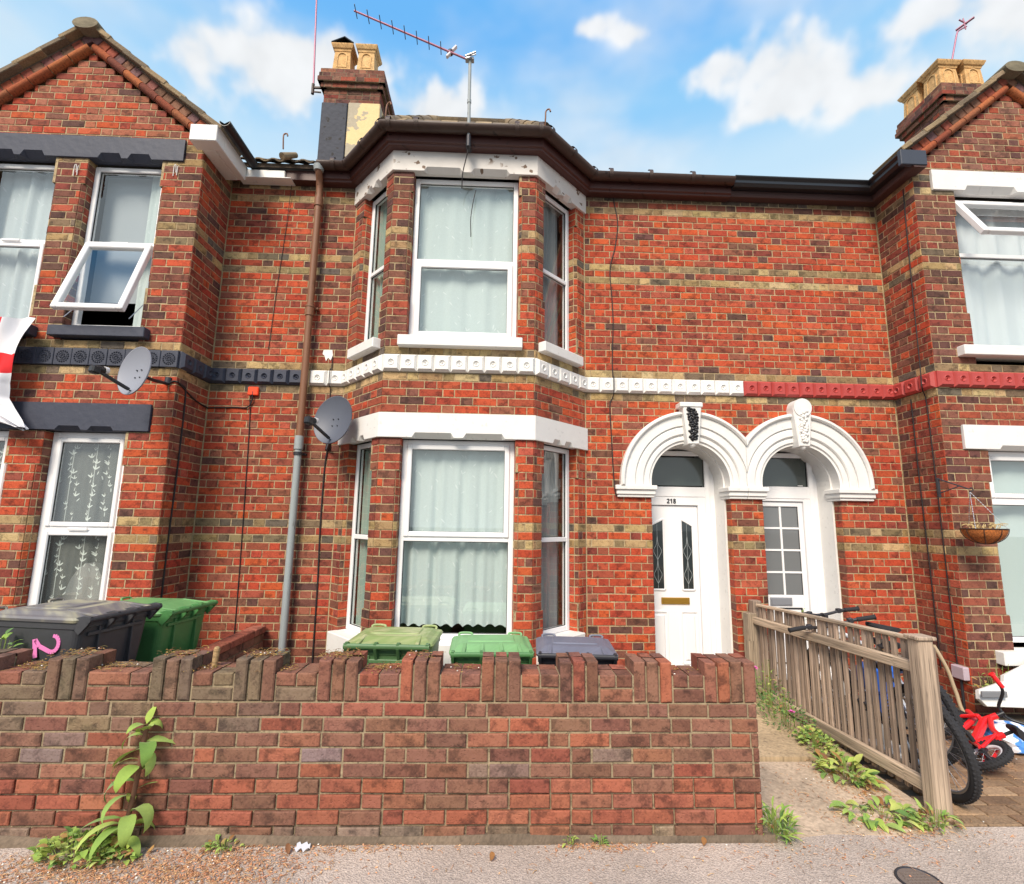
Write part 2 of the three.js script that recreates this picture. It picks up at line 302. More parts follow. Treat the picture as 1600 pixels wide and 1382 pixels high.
function layBricks(key, parent, o = {}) {
  const w = bin(key), most = o.most ?? 298, hid = o.hidden || (k => { const p = V(...k.f.P((k.u0 + k.u1) / 2, (k.y0 + k.y1) / 2, 0)).project(camera); return (p.y < -.47 && p.x < .485) || (p.y < -.38 && p.x < -.6) || (p.y < -.42 && p.x > -.35 && p.x < .2); });
  const list = w.bricks.map(k => [hid(k) ? 0 : area(k), k]).sort((a, b) => b[0] - a[0]);
  const rest = new Geo(); rest.col = [1, 1, 1];
  list.forEach(([s, k], i) => {
    if (i < most && s > 0) {
      const G = new Geo(); brickGeo(G, k); const g = G.build(), c = k.f.P((k.u0 + k.u1) / 2, (k.y0 + k.y1) / 2, 0); g.translate(-c[0], -c[1], -c[2]);
      mesh(numbered('brick'), g, M.brick, parent).position.set(...c);
    } else brickGeo(rest, k);
  });
  const m = mesh('brickwork', rest.build(), M.brick, parent); m.userData.kind = 'stuff';
  obj('mortar', w.mortar, o.mortar || M.mortar, parent);
}

// ---------------------------------------------------------------- the three houses: walls
const houseL = thing('terraced_house', 'left brick house with gabled bay, charcoal painted lintels and a top window hung open', 'house', [0, 0, 0]);
const houseC = thing('terraced_house', 'middle brick house with canted bay, white lintels and white door marked 218', 'house');
const houseR = thing('terraced_house', 'right brick house with red painted string course and glazed grid door', 'house');
const XL = -2.06, XR = 2.755;                                         // party lines
const owner = x => x < XL ? 'L' : x < XR ? 'C' : 'R';
const bayL = -1.655, bayA = -1.105, bayB = .37, bayR = .98, BZ = .62; // middle bay
const NL = -3.09, NR = 4.49, NZ = .55;                                // side bays
const between = (y, a, b) => y > a && y < b;
// openings of the main wall right of the bay (u measured from x = bayR)
const A1 = 2.12, A2 = 3.335, AR = .43, AO = .775, SPR = 2.08, ACY = 2.125;
function archHoles(row, y) {
  const h = [];
  for (const c of [A1, A2]) {
    if (y < 1.955) h.push([c - AR - bayR, c + AR - bayR]);
    else if (y < ACY) h.push([c - AO + .03 - bayR, c + AO - .03 - bayR]);
    else { const r = AO - .035, q = r * r - (y - ACY) ** 2; if (q > 0) h.push([c - Math.sqrt(q) - bayR, c + Math.sqrt(q) - bayR]); }
  }
  if (h.length === 2 && h[1][0] < h[0][1]) return [[h[0][0], h[1][1]]];
  if (h.length === 2 && y >= 1.955 && h[1][0] - h[0][1] < .06) return [[h[0][0], h[1][1]]];
  return h;
}
const mainCol = (x0) => (u, r) => { const x = x0 + u; return { dark: r.up ? (r.k > 25 ? .62 : .075) : x > 3.9 ? .12 : r.k > 26 ? .2 : .05, deep: r.up ? (r.k > 24 ? .5 : .16) : .2, bandDark: r.k === 0 ? .4 : r.k > 26 ? .85 : .15 }; };  // topmost courses darkened in colour: soot plus painted eaves shadow
for (const rows of [rowsLow, rowsUp]) {
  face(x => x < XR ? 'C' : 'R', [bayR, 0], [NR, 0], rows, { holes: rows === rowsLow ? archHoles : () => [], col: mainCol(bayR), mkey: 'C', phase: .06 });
  face(x => x < XL ? 'L' : 'C', [NL, 0], [bayL, 0], rows, { col: (u, r) => ({ dark: u > 1.0 ? .28 : .06, deep: u > 1.0 || (r.up && r.k > 24) ? .5 : r.up ? .3 : .42, bandDark: r.up ? (r.k > 26 ? .9 : .3) : .75 }), mkey: 'L', phase: .02 });  // courses just below the gutter carry painted shadow along with soot
  // returns of the side bays
  face('L', [NL, NZ], [NL, 0], rows, { ends: 'xv', col: (u, r) => ({ dark: r.up && r.k > 24 ? .6 : .16, deep: .5, bandDark: .5 }) });  // upper end darker: soot and the eaves shadow put into brick colour
  face('R', [NR, 0], [NR, NZ], rows, { ends: 'vx', col: (u, r) => ({ dark: u < .3 ? .32 : .05, deep: u < .4 ? .45 : .1, bandDark: .3 }), phase: .08 });  // strip by the outer corner redder: sunlight put into the brick colours
}
// openings: [u0,u1,y0,y1]
const upY = [3.455, 5.24], loY = [.60, 2.45], upYs = [3.47, 5.29];
const bw = { // window openings of the middle bay, by face
  f: [-.895 - bayA, .19 - bayA], l: [.20, .685], r: [.16, .70],
};
const RV = .10, CF = .035; // reveal depth and chamfer
const openL = [[-5.32, -4.575], [-4.245, -3.505]], openR = [[4.945, 6.44]];
function bayFace(key, A, B, opens, rows, ends, col, phase = 0, lint) {
  const f = new Face(A, B), isUp = rows === rowsUp, [wy0, wy1] = isUp ? (key === 'C' ? upY : upYs) : loY;
  const mid = y => isUp ? between(y, wy0 + .42, wy1 - .25) : between(y, wy0 + .3, wy1 - .28); // stop chamfers in the middle of the jamb
  face(key, A, B, rows, {
    ends, phase, col,
    holes: (r, y) => {
      const h = [];
      for (const [a, b] of opens) if (between(y, isUp ? 3.35 : .34, wy1 + .02)) { const c = mid(y) ? CF : 0; h.push([a - c, b + c]); }
      const L = isUp ? (key === 'C' ? [5.26, 5.44] : [5.33, 5.52]) : [2.47, key === 'C' ? 2.67 : 2.70];
      if (lint && between(y, ...L)) return [lint];
      return h;
    },
  });
  for (const [a, b] of opens) for (const side of [0, 1]) {
    const u = side ? b : a, sg = side ? 1 : -1;
    for (const row of rows) {
      const y = (row.y0 + row.y1) / 2; if (!between(y, wy0 - .02, wy1 + .02)) continue;
      const c = mid(y) ? CF : 0, colr = () => houseColour(row, typeof col === 'function' ? col(u, row) : col);
      const q = (uu, dd) => { const p = f.P(uu, 0, dd); return [p[0], p[2]]; };
      const p0 = q(u + sg * c, 0), p1 = q(u, -c), p2 = q(u, -RV - .02);
      const strip = (s, e) => { const g = side ? new Face(e, s) : new Face(s, e); addBrick(key, g, 0, g.L, row.y0, row.y1, colr(), { joint: .0054, t: .02 }); return g; };
      if (c) { const g = strip(p0, p1); mortarBox(key, g, .004, g.L - .004, row.y0, row.y1, .02); }
      const g = strip(p1, p2); mortarBox(key, g, c ? -.002 : .008, g.L, row.y0, row.y1, .03);
    }
  }
  return f;
}
const cBay = (u, r) => ({ dark: r.up ? (u < .24 ? .55 : .22) : r.k < 5 ? (u < .3 ? .4 : .08) : u < .3 ? .3 : .1, deep: u < .25 ? .5 : .25, bandDark: .2 });
const cSide = d => (u, r) => ({ dark: d, deep: .35, bandDark: .25 });
for (const rows of [rowsLow, rowsUp]) {
  bayFace('C', [bayL, 0], [bayA, BZ], [bw.l], rows, 'vx', (u, r) => ({ dark: u > .5 ? (r.up ? .5 : .35) : r.up ? .14 : .12, deep: .4, bandDark: .3 }), .03, [-.1, 1]);
  bayFace('C', [bayA, BZ], [bayB, BZ], [bw.f], rows, 'xx', cBay, 0, [-.1, 2]);
  bayFace('C', [bayB, BZ], [bayR, 0], [bw.r], rows, 'xv', (u, r) => ({ dark: u < .2 ? .25 : .05, deep: u < .3 ? .4 : .15, bandDark: .3 }), .05, [-.1, 1]);
  const ldark = (u, r) => { const x = u - 5.65; return { dark: r.up ? (x > -3.5 ? .4 : .45) : .12, deep: r.up ? .4 : .25, bandDark: .35 }; };
  bayFace('L', [-5.65, NZ], [NL, NZ], openL.map(o => o.map(v => v + 5.65)), rows, 'xx', ldark, .04, [.2, 5.65 - 3.285]);
  bayFace('R', [NR, NZ], [6.9, NZ], openR.map(o => o.map(v => v - NR)), rows, 'xx', (u, r) => ({ dark: u < .35 ? .68 : .36, deep: .5, bandDark: .35 }), .02, [4.69 - NR, 6.7 - NR]);
}
// outer returns and the plain walls beyond the side bays
for (const rows of [rowsLow, rowsUp]) {
  face('L', [-5.65, 0], [-5.65, NZ], rows, { ends: 'vx', col: { dark: .2, deep: .4 } }); face('L', [-8.4, 0], [-5.65, 0], rows, { ends: 'ov', col: { dark: .1, deep: .3 } });
  face('R', [6.9, NZ], [6.9, 0], rows, { ends: 'xv', col: { dark: .2, deep: .4 } }); face('R', [6.9, 0], [9.4, 0], rows, { ends: 'vo', col: { dark: .1, deep: .3 } });
}
// gables
const APL = -4.37, APR = 5.69, APY = 6.545, SL = .80;
const gcol = d => (u, r) => ({ dark: d, deep: .5 });
face('L', [-5.65, NZ], [NL, NZ], rowsGable, { ends: 'oo', phase: .02, span: (r, f) => { const h = Math.max(0, (APY - r.y1 + .03) / SL); return [Math.max(0, APL + 5.65 - h), Math.min(f.L, APL + 5.65 + h)]; }, colf: (u, r) => { const x = rnd(); return colour(x < .12 ? PAL.dark : x < .5 ? PAL.brownRed : x < .7 ? PAL.deep : PAL.red); } });
face('R', [NR, NZ], [6.9, NZ], rowsGable, { ends: 'oo', phase: .05, span: (r, f) => { const h = Math.max(0, (APY + .02 - r.y1 + .03) / SL); return [Math.max(0, APR - NR - h), Math.min(f.L, APR - NR + h)]; }, colf: (u, r) => { const x = rnd(); return colour(x < .22 ? PAL.dark : x < .5 ? PAL.brown : x < .8 ? PAL.deep : PAL.brownRed); } });
// brick reveals of the doorways
for (const [c, k] of [[A1, 'C'], [A2, 'R']]) for (const side of [-1, 1]) {
  const s = [c + side * AR, 0], e = [c + side * AR, -.12], f = side > 0 ? new Face(e, s) : new Face(s, e);
  for (const row of rowsLow) { const y = (row.y0 + row.y1) / 2; if (y > 1.96) continue; addBrick(k, f, 0, f.L, row.y0, row.y1, houseColour(row, { dark: .1, deep: .4 }), { t: .02 }); }
  mortarBox(k, f, side > 0 ? -.01 : .006, side > 0 ? f.L - .006 : f.L + .01, -.1, 1.97, .05);
}
// cores behind brickwork and string course, party floors, back and side walls: closed rooms
function core(key, pts, y0, y1, t) { // wall slabs following a footprint line
  for (let i = 0; i < pts.length - 1; i++) { const f = new Face(pts[i], pts[i + 1]); mortarBox(key, f, -.01, f.L + .01, y0, y1, t, .012); }
}
core('C', [[XL, 0], [bayL, 0], [bayA, BZ], [bayB, BZ], [bayR, 0], [XR, 0]], STR0 - .001, STR1 + .001, .12);
core('L', [[-8.4, 0], [-5.65, 0], [-5.65, NZ], [NL, NZ], [NL, 0], [XL, 0]], STR0 - .001, STR1 + .001, .12);
core('R', [[XR, 0], [NR, 0], [NR, NZ], [6.9, NZ], [6.9, 0], [9.4, 0]], STR0 - .001, STR1 + .001, .12);
layBricks('L', houseL); layBricks('C', houseC); layBricks('R', houseR);
{ // rooms
  const shell = (h, x0, x1) => obj('inner_wall', [box(x0 + .02, x1 - .02, -.3, 5.7, -4.2, -4.1), box(x0 + .02, x0 + .1, -.3, 5.5, -4.1, -.15), box(x1 - .1, x1 - .02, -.3, 5.5, -4.1, -.15), box(x0 + .1, x1 - .1, 2.95, 3.15, -4.1, -.14), box(x0 + .1, x1 - .1, 5.45, 5.55, -4.1, -.14), box(x0 + .1, x1 - .1, .12, .2, -4.1, -.5)], M.room, h);
  shell(houseL, -8.4, XL); shell(houseC, XL, XR); shell(houseR, XR, 9.4);
  const slab = (h, pts, ys) => obj('floor_slab', ys.map(([a, b]) => { const g = extrude(poly(pts.map(([x, z]) => [x, -z])), b - a); g.rotateX(-Math.PI / 2); g.translate(0, a, 0); return g; }), M.room, h);
  slab(houseC, [[bayL + .12, -.14], [bayA + .09, BZ - .14], [bayB - .09, BZ - .14], [bayR - .12, -.14]], [[2.96, 3.14], [5.46, 5.54], [.1, .19]]);
  slab(houseL, [[-5.55, -.14], [-5.55, NZ - .14], [NL - .1, NZ - .14], [NL - .1, -.14]], [[2.96, 3.14], [5.46, 5.54], [.1, .19]]);
  slab(houseR, [[NR + .1, -.14], [NR + .1, NZ - .14], [6.8, NZ - .14], [6.8, -.14]], [[2.96, 3.14], [5.46, 5.54], [.1, .19]]);
}
// ---------------------------------------------------------------- trim of the houses
// frieze tiles of the string course: a pyramid block with a round dimple, or a flat rosette
function friezeGeo(w) {
  const h = STR1 - STR0 - .012, G = new Geo(), a = w / 2 - .0012, b = h / 2, i = .020, t = .044, c = [0, 0, 0];
  const ring = (x, y, z) => [[-x, -y, z], [x, -y, z], [x, y, z], [-x, y, z]];
  const r0 = ring(a, b, -.02), r1 = ring(a, b, .014), r2 = ring(a - i, b - i * 1.1, t);
  for (let k = 0; k < 4; k++) { const n = (k + 1) % 4; G.out([r0[k], r0[n], r1[n], r1[k]], c); G.out([r1[k], r1[n], r2[n], r2[k]], c); }
  // front with dimple: square to circle to bowl
  const n = 16, R = .026, cir = (rad, z) => Array.from({ length: n }, (_, k) => { const q = k / n * 2 * Math.PI - Math.PI * .75; return [Math.cos(q) * rad, Math.sin(q) * rad, z]; });
  const sq = Array.from({ length: n }, (_, k) => { const s = Math.floor(k / (n / 4)), f = (k % (n / 4)) / (n / 4), p = r2[s], q = r2[(s + 1) % 4]; return [p[0] + (q[0] - p[0]) * f, p[1] + (q[1] - p[1]) * f, t]; });
  const cs = [sq, cir(R * 1.3, t), cir(R * 1.12, t + .005), cir(R, t + .001), cir(R * .6, t - .014), cir(R * .34, t - .010), cir(.004, t - .004)], far = [0, 0, -1];
  for (let q = 0; q < cs.length - 1; q++) for (let k = 0; k < n; k++) { const m = (k + 1) % n; G.out([cs[q][k], cs[q][m], cs[q + 1][m], cs[q + 1][k]], far); }
  return G.build();
}
function rosetteGeo(w) {
  const h = STR1 - STR0 - .012, L = [box(-w / 2 + .002, w / 2 - .002, -h / 2, h / 2, -.02, .022, .004)];
  L.push(move(new THREE.TorusGeometry(.036, .006, 6, 20), 0, 0, .022));
  for (let k = 0; k < 16; k++) { const a = k / 16 * 2 * Math.PI; const g = new THREE.IcosahedronGeometry(.0085, 0); L.push(move(g, Math.cos(a) * .054, Math.sin(a) * .054, .025)); }
  for (let k = 0; k < 8; k++) { const a = k / 8 * 2 * Math.PI; const g = new THREE.IcosahedronGeometry(.008, 0); g.scale(1.5, .8, .8); g.rotateZ(a); L.push(move(g, Math.cos(a) * .018, Math.sin(a) * .018, .025)); }
  return merge(L);
}
const friezeCache = {};
function frieze(h, A, B, mat, w0 = .162, geoF = friezeGeo, u0 = 0, u1) {
  const f = new Face(A, B), a = u0, b = u1 ?? f.L, n = Math.max(1, Math.round((b - a) / w0)), w = (b - a) / n, key = geoF.name + w.toFixed(3), g = friezeCache[key] ??= geoF(w);
  for (let k = 0; k < n; k++) { const m = mesh('frieze_tile', g, mat, h), p = f.P(a + (k + .5) * w, (STR0 + STR1) / 2, .002 + rr(-.002, .002)); m.position.set(...p); m.rotation.y = f.turn; m.rotation.z = rr(-.008, .008); }
}
frieze(houseC, [XL + .03, 0], [bayL, 0], M.white); frieze(houseC, [bayL, 0], [bayA, BZ], M.white); frieze(houseC, [bayA, BZ], [bayB, BZ], M.white); frieze(houseC, [bayB, BZ], [bayR, 0], M.white); frieze(houseC, [bayR, 0], [XR, 0], M.white);
frieze(houseR, [XR, 0], [NR, 0], M.red); frieze(houseR, [NR, 0], [NR, NZ], M.red); frieze(houseR, [NR, NZ], [6.9, NZ], M.red); frieze(houseR, [6.9, NZ], [6.9, 0], M.red); frieze(houseR, [6.9, 0], [9.4, 0], M.red); frieze(houseL, [-5.65, 0], [-5.65, NZ], M.black); frieze(houseL, [-8.4, 0], [-5.65, 0], M.black);
frieze(houseL, [-5.6, NZ], [NL, NZ], M.black, .166, rosetteGeo); frieze(houseL, [NL, NZ], [NL, 0], M.black); frieze(houseL, [NL, 0], [XL - .02, 0], M.black);

// lintel running along a face; spans with the lower front edge cut back
function lintelGeo(f, u0, u1, y0, y1, d, cuts = [], back = .09, c = .042) {
  const G = new Geo(); G.uo = [rr(0, 5), rr(0, 5)];
  const st = [u0]; for (const [a, b] of cuts) st.push(a, a + .03, b - .03, b); st.push(u1);
  const prof = (u, k) => k ? [[u, y0, -back], [u, y0, d - c], [u, y0 + c, d], [u, y1, d], [u, y1, -back]] : [[u, y0, -back], [u, y0, d - .004], [u, y0 + .004, d], [u, y1, d], [u, y1, -back]];
  const cutAt = u => cuts.some(([a, b]) => u > a + .001 && u < b - .001);
  const P = q => f.P(q[0], q[1], q[2]);
  for (let i = 0; i < st.length - 1; i++) {
    const a = prof(st[i], cutAt(st[i])), b = prof(st[i + 1], cutAt(st[i + 1])), ctr = P([(st[i] + st[i + 1]) / 2, (y0 + y1) / 2, (d - back) / 2]);
    for (let k = 0; k < 5; k++) { const m = (k + 1) % 5; G.out([a[k], b[k], b[m], a[m]].map(P), ctr); }
  }
  const c0 = P([(u0 + u1) / 2, (y0 + y1) / 2, 0]);
  for (const u of [u0, u1]) { const p = prof(u, 0).map(P); G.out([p[0], p[1], p[2]], c0); G.out([p[0], p[2], p[3]], c0); G.out([p[0], p[3], p[4]], c0); }
  return G.build();
}
const fCl = new Face([bayL, 0], [bayA, BZ]), fCf = new Face([bayA, BZ], [bayB, BZ]), fCr = new Face([bayB, BZ], [bayR, 0]);
const fL = new Face([-5.65, NZ], [NL, NZ]), fR = new Face([NR, NZ], [6.9, NZ]);
const two = (a, b) => [[a + .10, a + (b - a) * .46], [b - (b - a) * .46, b - .10]];
for (const [y0, y1, mt] of [[5.24, 5.462, M.whiteWorn], [2.45, 2.69, M.white]]) {
  const d = .026, e = d * Math.tan(Math.PI / 8);
  obj('lintel', [lintelGeo(fCl, -.004, fCl.L + e, y0, y1, d, two(...bw.l), .06, .05), lintelGeo(fCf, -e, fCf.L + e, y0 + .0008, y1 + .0008, d, two(...bw.f), .06, .05), lintelGeo(fCr, -e, fCr.L + .004, y0, y1, d, two(...bw.r), .06, .05)], mt, houseC);
}
const oL = openL.map(o => o.map(v => v + 5.65));
obj('lintel', lintelGeo(fL, .2, 5.65 - 3.285, 5.305, 5.548, .022, oL.flatMap(o => two(...o)), .09, .06), M.black, houseL);
obj('lintel', lintelGeo(fL, .2, 5.65 - 3.285, 2.466, 2.728, .022, oL.flatMap(o => two(...o)), .09), M.black, houseL);
obj('lintel', lintelGeo(fR, 4.69 - NR, 2.25, 5.312, 5.548, .022, two(...openR[0].map(v => v - NR)), .09, .06), M.white, houseR);
obj('lintel', lintelGeo(fR, 4.69 - NR, 2.25, 2.466, 2.712, .022, two(...openR[0].map(v => v - NR)), .09), M.white, houseR);
function sillGeo(f, u0, u1, y0, y1, d = .085, back = .13) { const g = box(u0, u1, y0, y1, -back, d, .006); const m = new THREE.Matrix4().makeRotationY(f.turn).setPosition(f.A[0], 0, f.A[1]); g.applyMatrix4(m); return g; }
// ---------------------------------------------------------------- windows
function frameRect(x0, x1, y0, y1, w, z0, z1, b = .006) { // four bars, mitred as butt joints
  return [box(x0, x0 + w, y0, y1, z0, z1, b), box(x1 - w, x1, y0, y1, z0, z1, b), box(x0 + w - .001, x1 - w + .001, y0, y0 + w, z0 + .0015, z1 - .0015, b), box(x0 + w - .001, x1 - w + .001, y1 - w, y1, z0 + .0015, z1 - .0015, b)];
}
function sash(parent, name, x0, x1, y0, y1, w, z0, z1, glassZ, mat = M.upvc, glass = M.glass) {
  const s = obj(name, frameRect(x0, x1, y0, y1, w, z0, z1, .008), mat, parent);
  obj('gasket', frameRect(x0 + w - .006, x1 - w + .006, y0 + w - .006, y1 - w + .006, .009, glassZ - .004, glassZ + .007, .001), M.rubber, parent);
  obj('pane', move(new THREE.PlaneGeometry(x1 - x0 - 2 * w + .004, y1 - y0 - 2 * w + .004), (x0 + x1) / 2, (y0 + y1) / 2, glassZ), glass, parent);
  return s;
}
function windowAt(h, f, u0, u1, y0, y1, { transom, upper = true, lower = true, inset = RV, w = .05, openBottom, openTop, midBar = .045, handle, label, sw = .052 }) {
  const W = u1 - u0, H = y1 - y0, t = transom - y0;
  const win = obj('window', [...frameRect(0, W, 0, H, w, -.055, .005, .005), box(w - .001, W - w + .001, t - midBar / 2, t + midBar / 2, -.053, .003, .004)], M.upvc, h);
  win.position.set(...f.P(u0, y0, -inset)); win.rotation.y = f.turn; if (label) win.userData.label = label;
  if (upper) { if (openTop) { } else sash(win, 'sash', w - .004, W - w + .004, t + midBar / 2 - .004, H - w + .004, sw, -.03, .018, -.004); }
  if (!upper && !openTop) { obj('pane', move(new THREE.PlaneGeometry(W - 2 * w + .01, H - w - t - midBar / 2 + .01), W / 2, (H - w + t + midBar / 2) / 2, -.02), M.glass, win); obj('gasket', frameRect(w - .003, W - w + .003, t + midBar / 2 - .003, H - w + .003, .008, -.024, -.012, .001), M.rubber, win); }
  if (lower && !openBottom) sash(win, 'sash', w - .004, W - w + .004, w - .004, t - midBar / 2 + .004, sw, -.03, .018, -.004);
  if (!lower) { obj('pane', move(new THREE.PlaneGeometry(W - 2 * w + .01, t - midBar / 2 - w + .01), W / 2, (w + t - midBar / 2) / 2, -.02), M.glass, win); obj('gasket', frameRect(w - .003, W - w + .003, w - .003, t - midBar / 2 + .003, .008, -.024, -.012, .001), M.rubber, win); }
  const hung = (name, lab, yb, yt, ang) => { // top-hung casement swung out about its upper edge
    const G = new THREE.Group(); G.name = name; win.add(G); G.userData.label = lab; G.position.set(0, yt, .01); G.rotation.x = -ang; const hh = yt - yb;
    const q = [...frameRect(w - .012, W - w + .012, -hh, 0, sw + .012, -.03, .03, .008)];
    const s = mesh('sash', merge(q), M.upvc, G);
    mesh('pane', move(new THREE.PlaneGeometry(W - 2 * w - 2 * sw + .03, hh - 2 * sw), W / 2, -hh / 2, 0), M.glass, G);
    return G;
  };
  if (openBottom) {
    hung('casement', 'open casement, swung out at the bottom', w + .0, t - midBar / 2 + .012, openBottom);
    for (const x of [w + .012, W - w - .012]) objs('stay', [bar([x, .30, -.01], [x, .06, .17], .012, .004), bar([x, .32, -.02], [x, .05, -.02], .014, .004)], M.metal, win);
  }
  if (openTop) { hung('casement', 'open top light, swung out at the bottom', t + midBar / 2 - .012, H - w + .012, openTop); obj('gasket', frameRect(w - .003, W - w + .003, t + midBar / 2 - .003, H - w + .003, .008, -.05, -.04, .001), M.rubber, win); }
  if (handle) obj('vent', [box(W / 2 - .09, W / 2 + .09, t - .012, t + .012, .018, .034, .004), box(W / 2 - .086, W / 2 + .086, t - .018, t - .0125, .019, .03, .002)], M.upvc, win);
  return win;
}
const sl = M.white;
// middle bay
windowAt(houseC, fCf, ...bw.f, 3.452, 5.238, { transom: 4.31, upper: false, sw: .055 });
windowAt(houseC, fCl, ...bw.l, 3.452, 5.238, { transom: 4.33, upper: false, lower: false });
windowAt(houseC, fCr, ...bw.r, 3.452, 5.238, { transom: 4.33, upper: false, lower: false });
windowAt(houseC, fCf, ...bw.f, .60, 2.448, { transom: 1.505, lower: false, w: .05, sw: .05 });
windowAt(houseC, fCl, ...bw.l, .60, 2.448, { transom: 1.505, upper: false, lower: false });
windowAt(houseC, fCr, ...bw.r, .60, 2.448, { transom: 1.505, upper: false, lower: false });
obj('sill', sillGeo(fCf, -.966 - bayA, .243 - bayA, 3.345, 3.449), sl, houseC); obj('sill', sillGeo(fCl, .20, .75, 3.346, 3.449), sl, houseC); obj('sill', sillGeo(fCr, .06, .72, 3.347, 3.449), sl, houseC);
obj('sill', sillGeo(fCf, -.966 - bayA, .243 - bayA, .345, .598), sl, houseC); obj('sill', sillGeo(fCl, .18, .75, .40, .598), sl, houseC); obj('sill', sillGeo(fCr, .06, .72, .40, .598), sl, houseC);
// left bay
const trL = 4.42;
windowAt(houseL, fL, ...oL[1], 3.50, 5.285, { transom: trL, upper: false, openBottom: .33, handle: true, midBar: .05, sw: .045 });
windowAt(houseL, fL, ...oL[0], 3.50, 5.285, { transom: trL, upper: false, handle: true, sw: .045 });
windowAt(houseL, fL, ...oL[1], .60, 2.463, { transom: 1.548, handle: true, sw: .045, w: .06 });
windowAt(houseL, fL, ...oL[0], .60, 2.463, { transom: 1.548, handle: true, sw: .045, w: .06 });
for (const o of oL) { obj('sill', sillGeo(fL, o[0] - .065, o[1] + .105, 3.375, 3.478), M.black, houseL); obj('sill', sillGeo(fL, o[0] - .065, o[1] + .105, .46, .598), M.black, houseL); }
// right bay
const oR = openR[0].map(v => v - NR);
windowAt(houseR, fR, ...oR, 3.55, 5.28, { transom: 4.62, upper: false, lower: false, openTop: .5, sw: .055 });
windowAt(houseR, fR, ...oR, .60, 2.463, { transom: 1.955, upper: true, lower: false, sw: .05, midBar: .07 });
obj('sill', sillGeo(fR, 4.75 - NR, 2.2, 3.43, 3.535), M.white, houseR); obj('sill', sillGeo(fR, 4.75 - NR, 2.2, .43, .55), M.white, houseR);

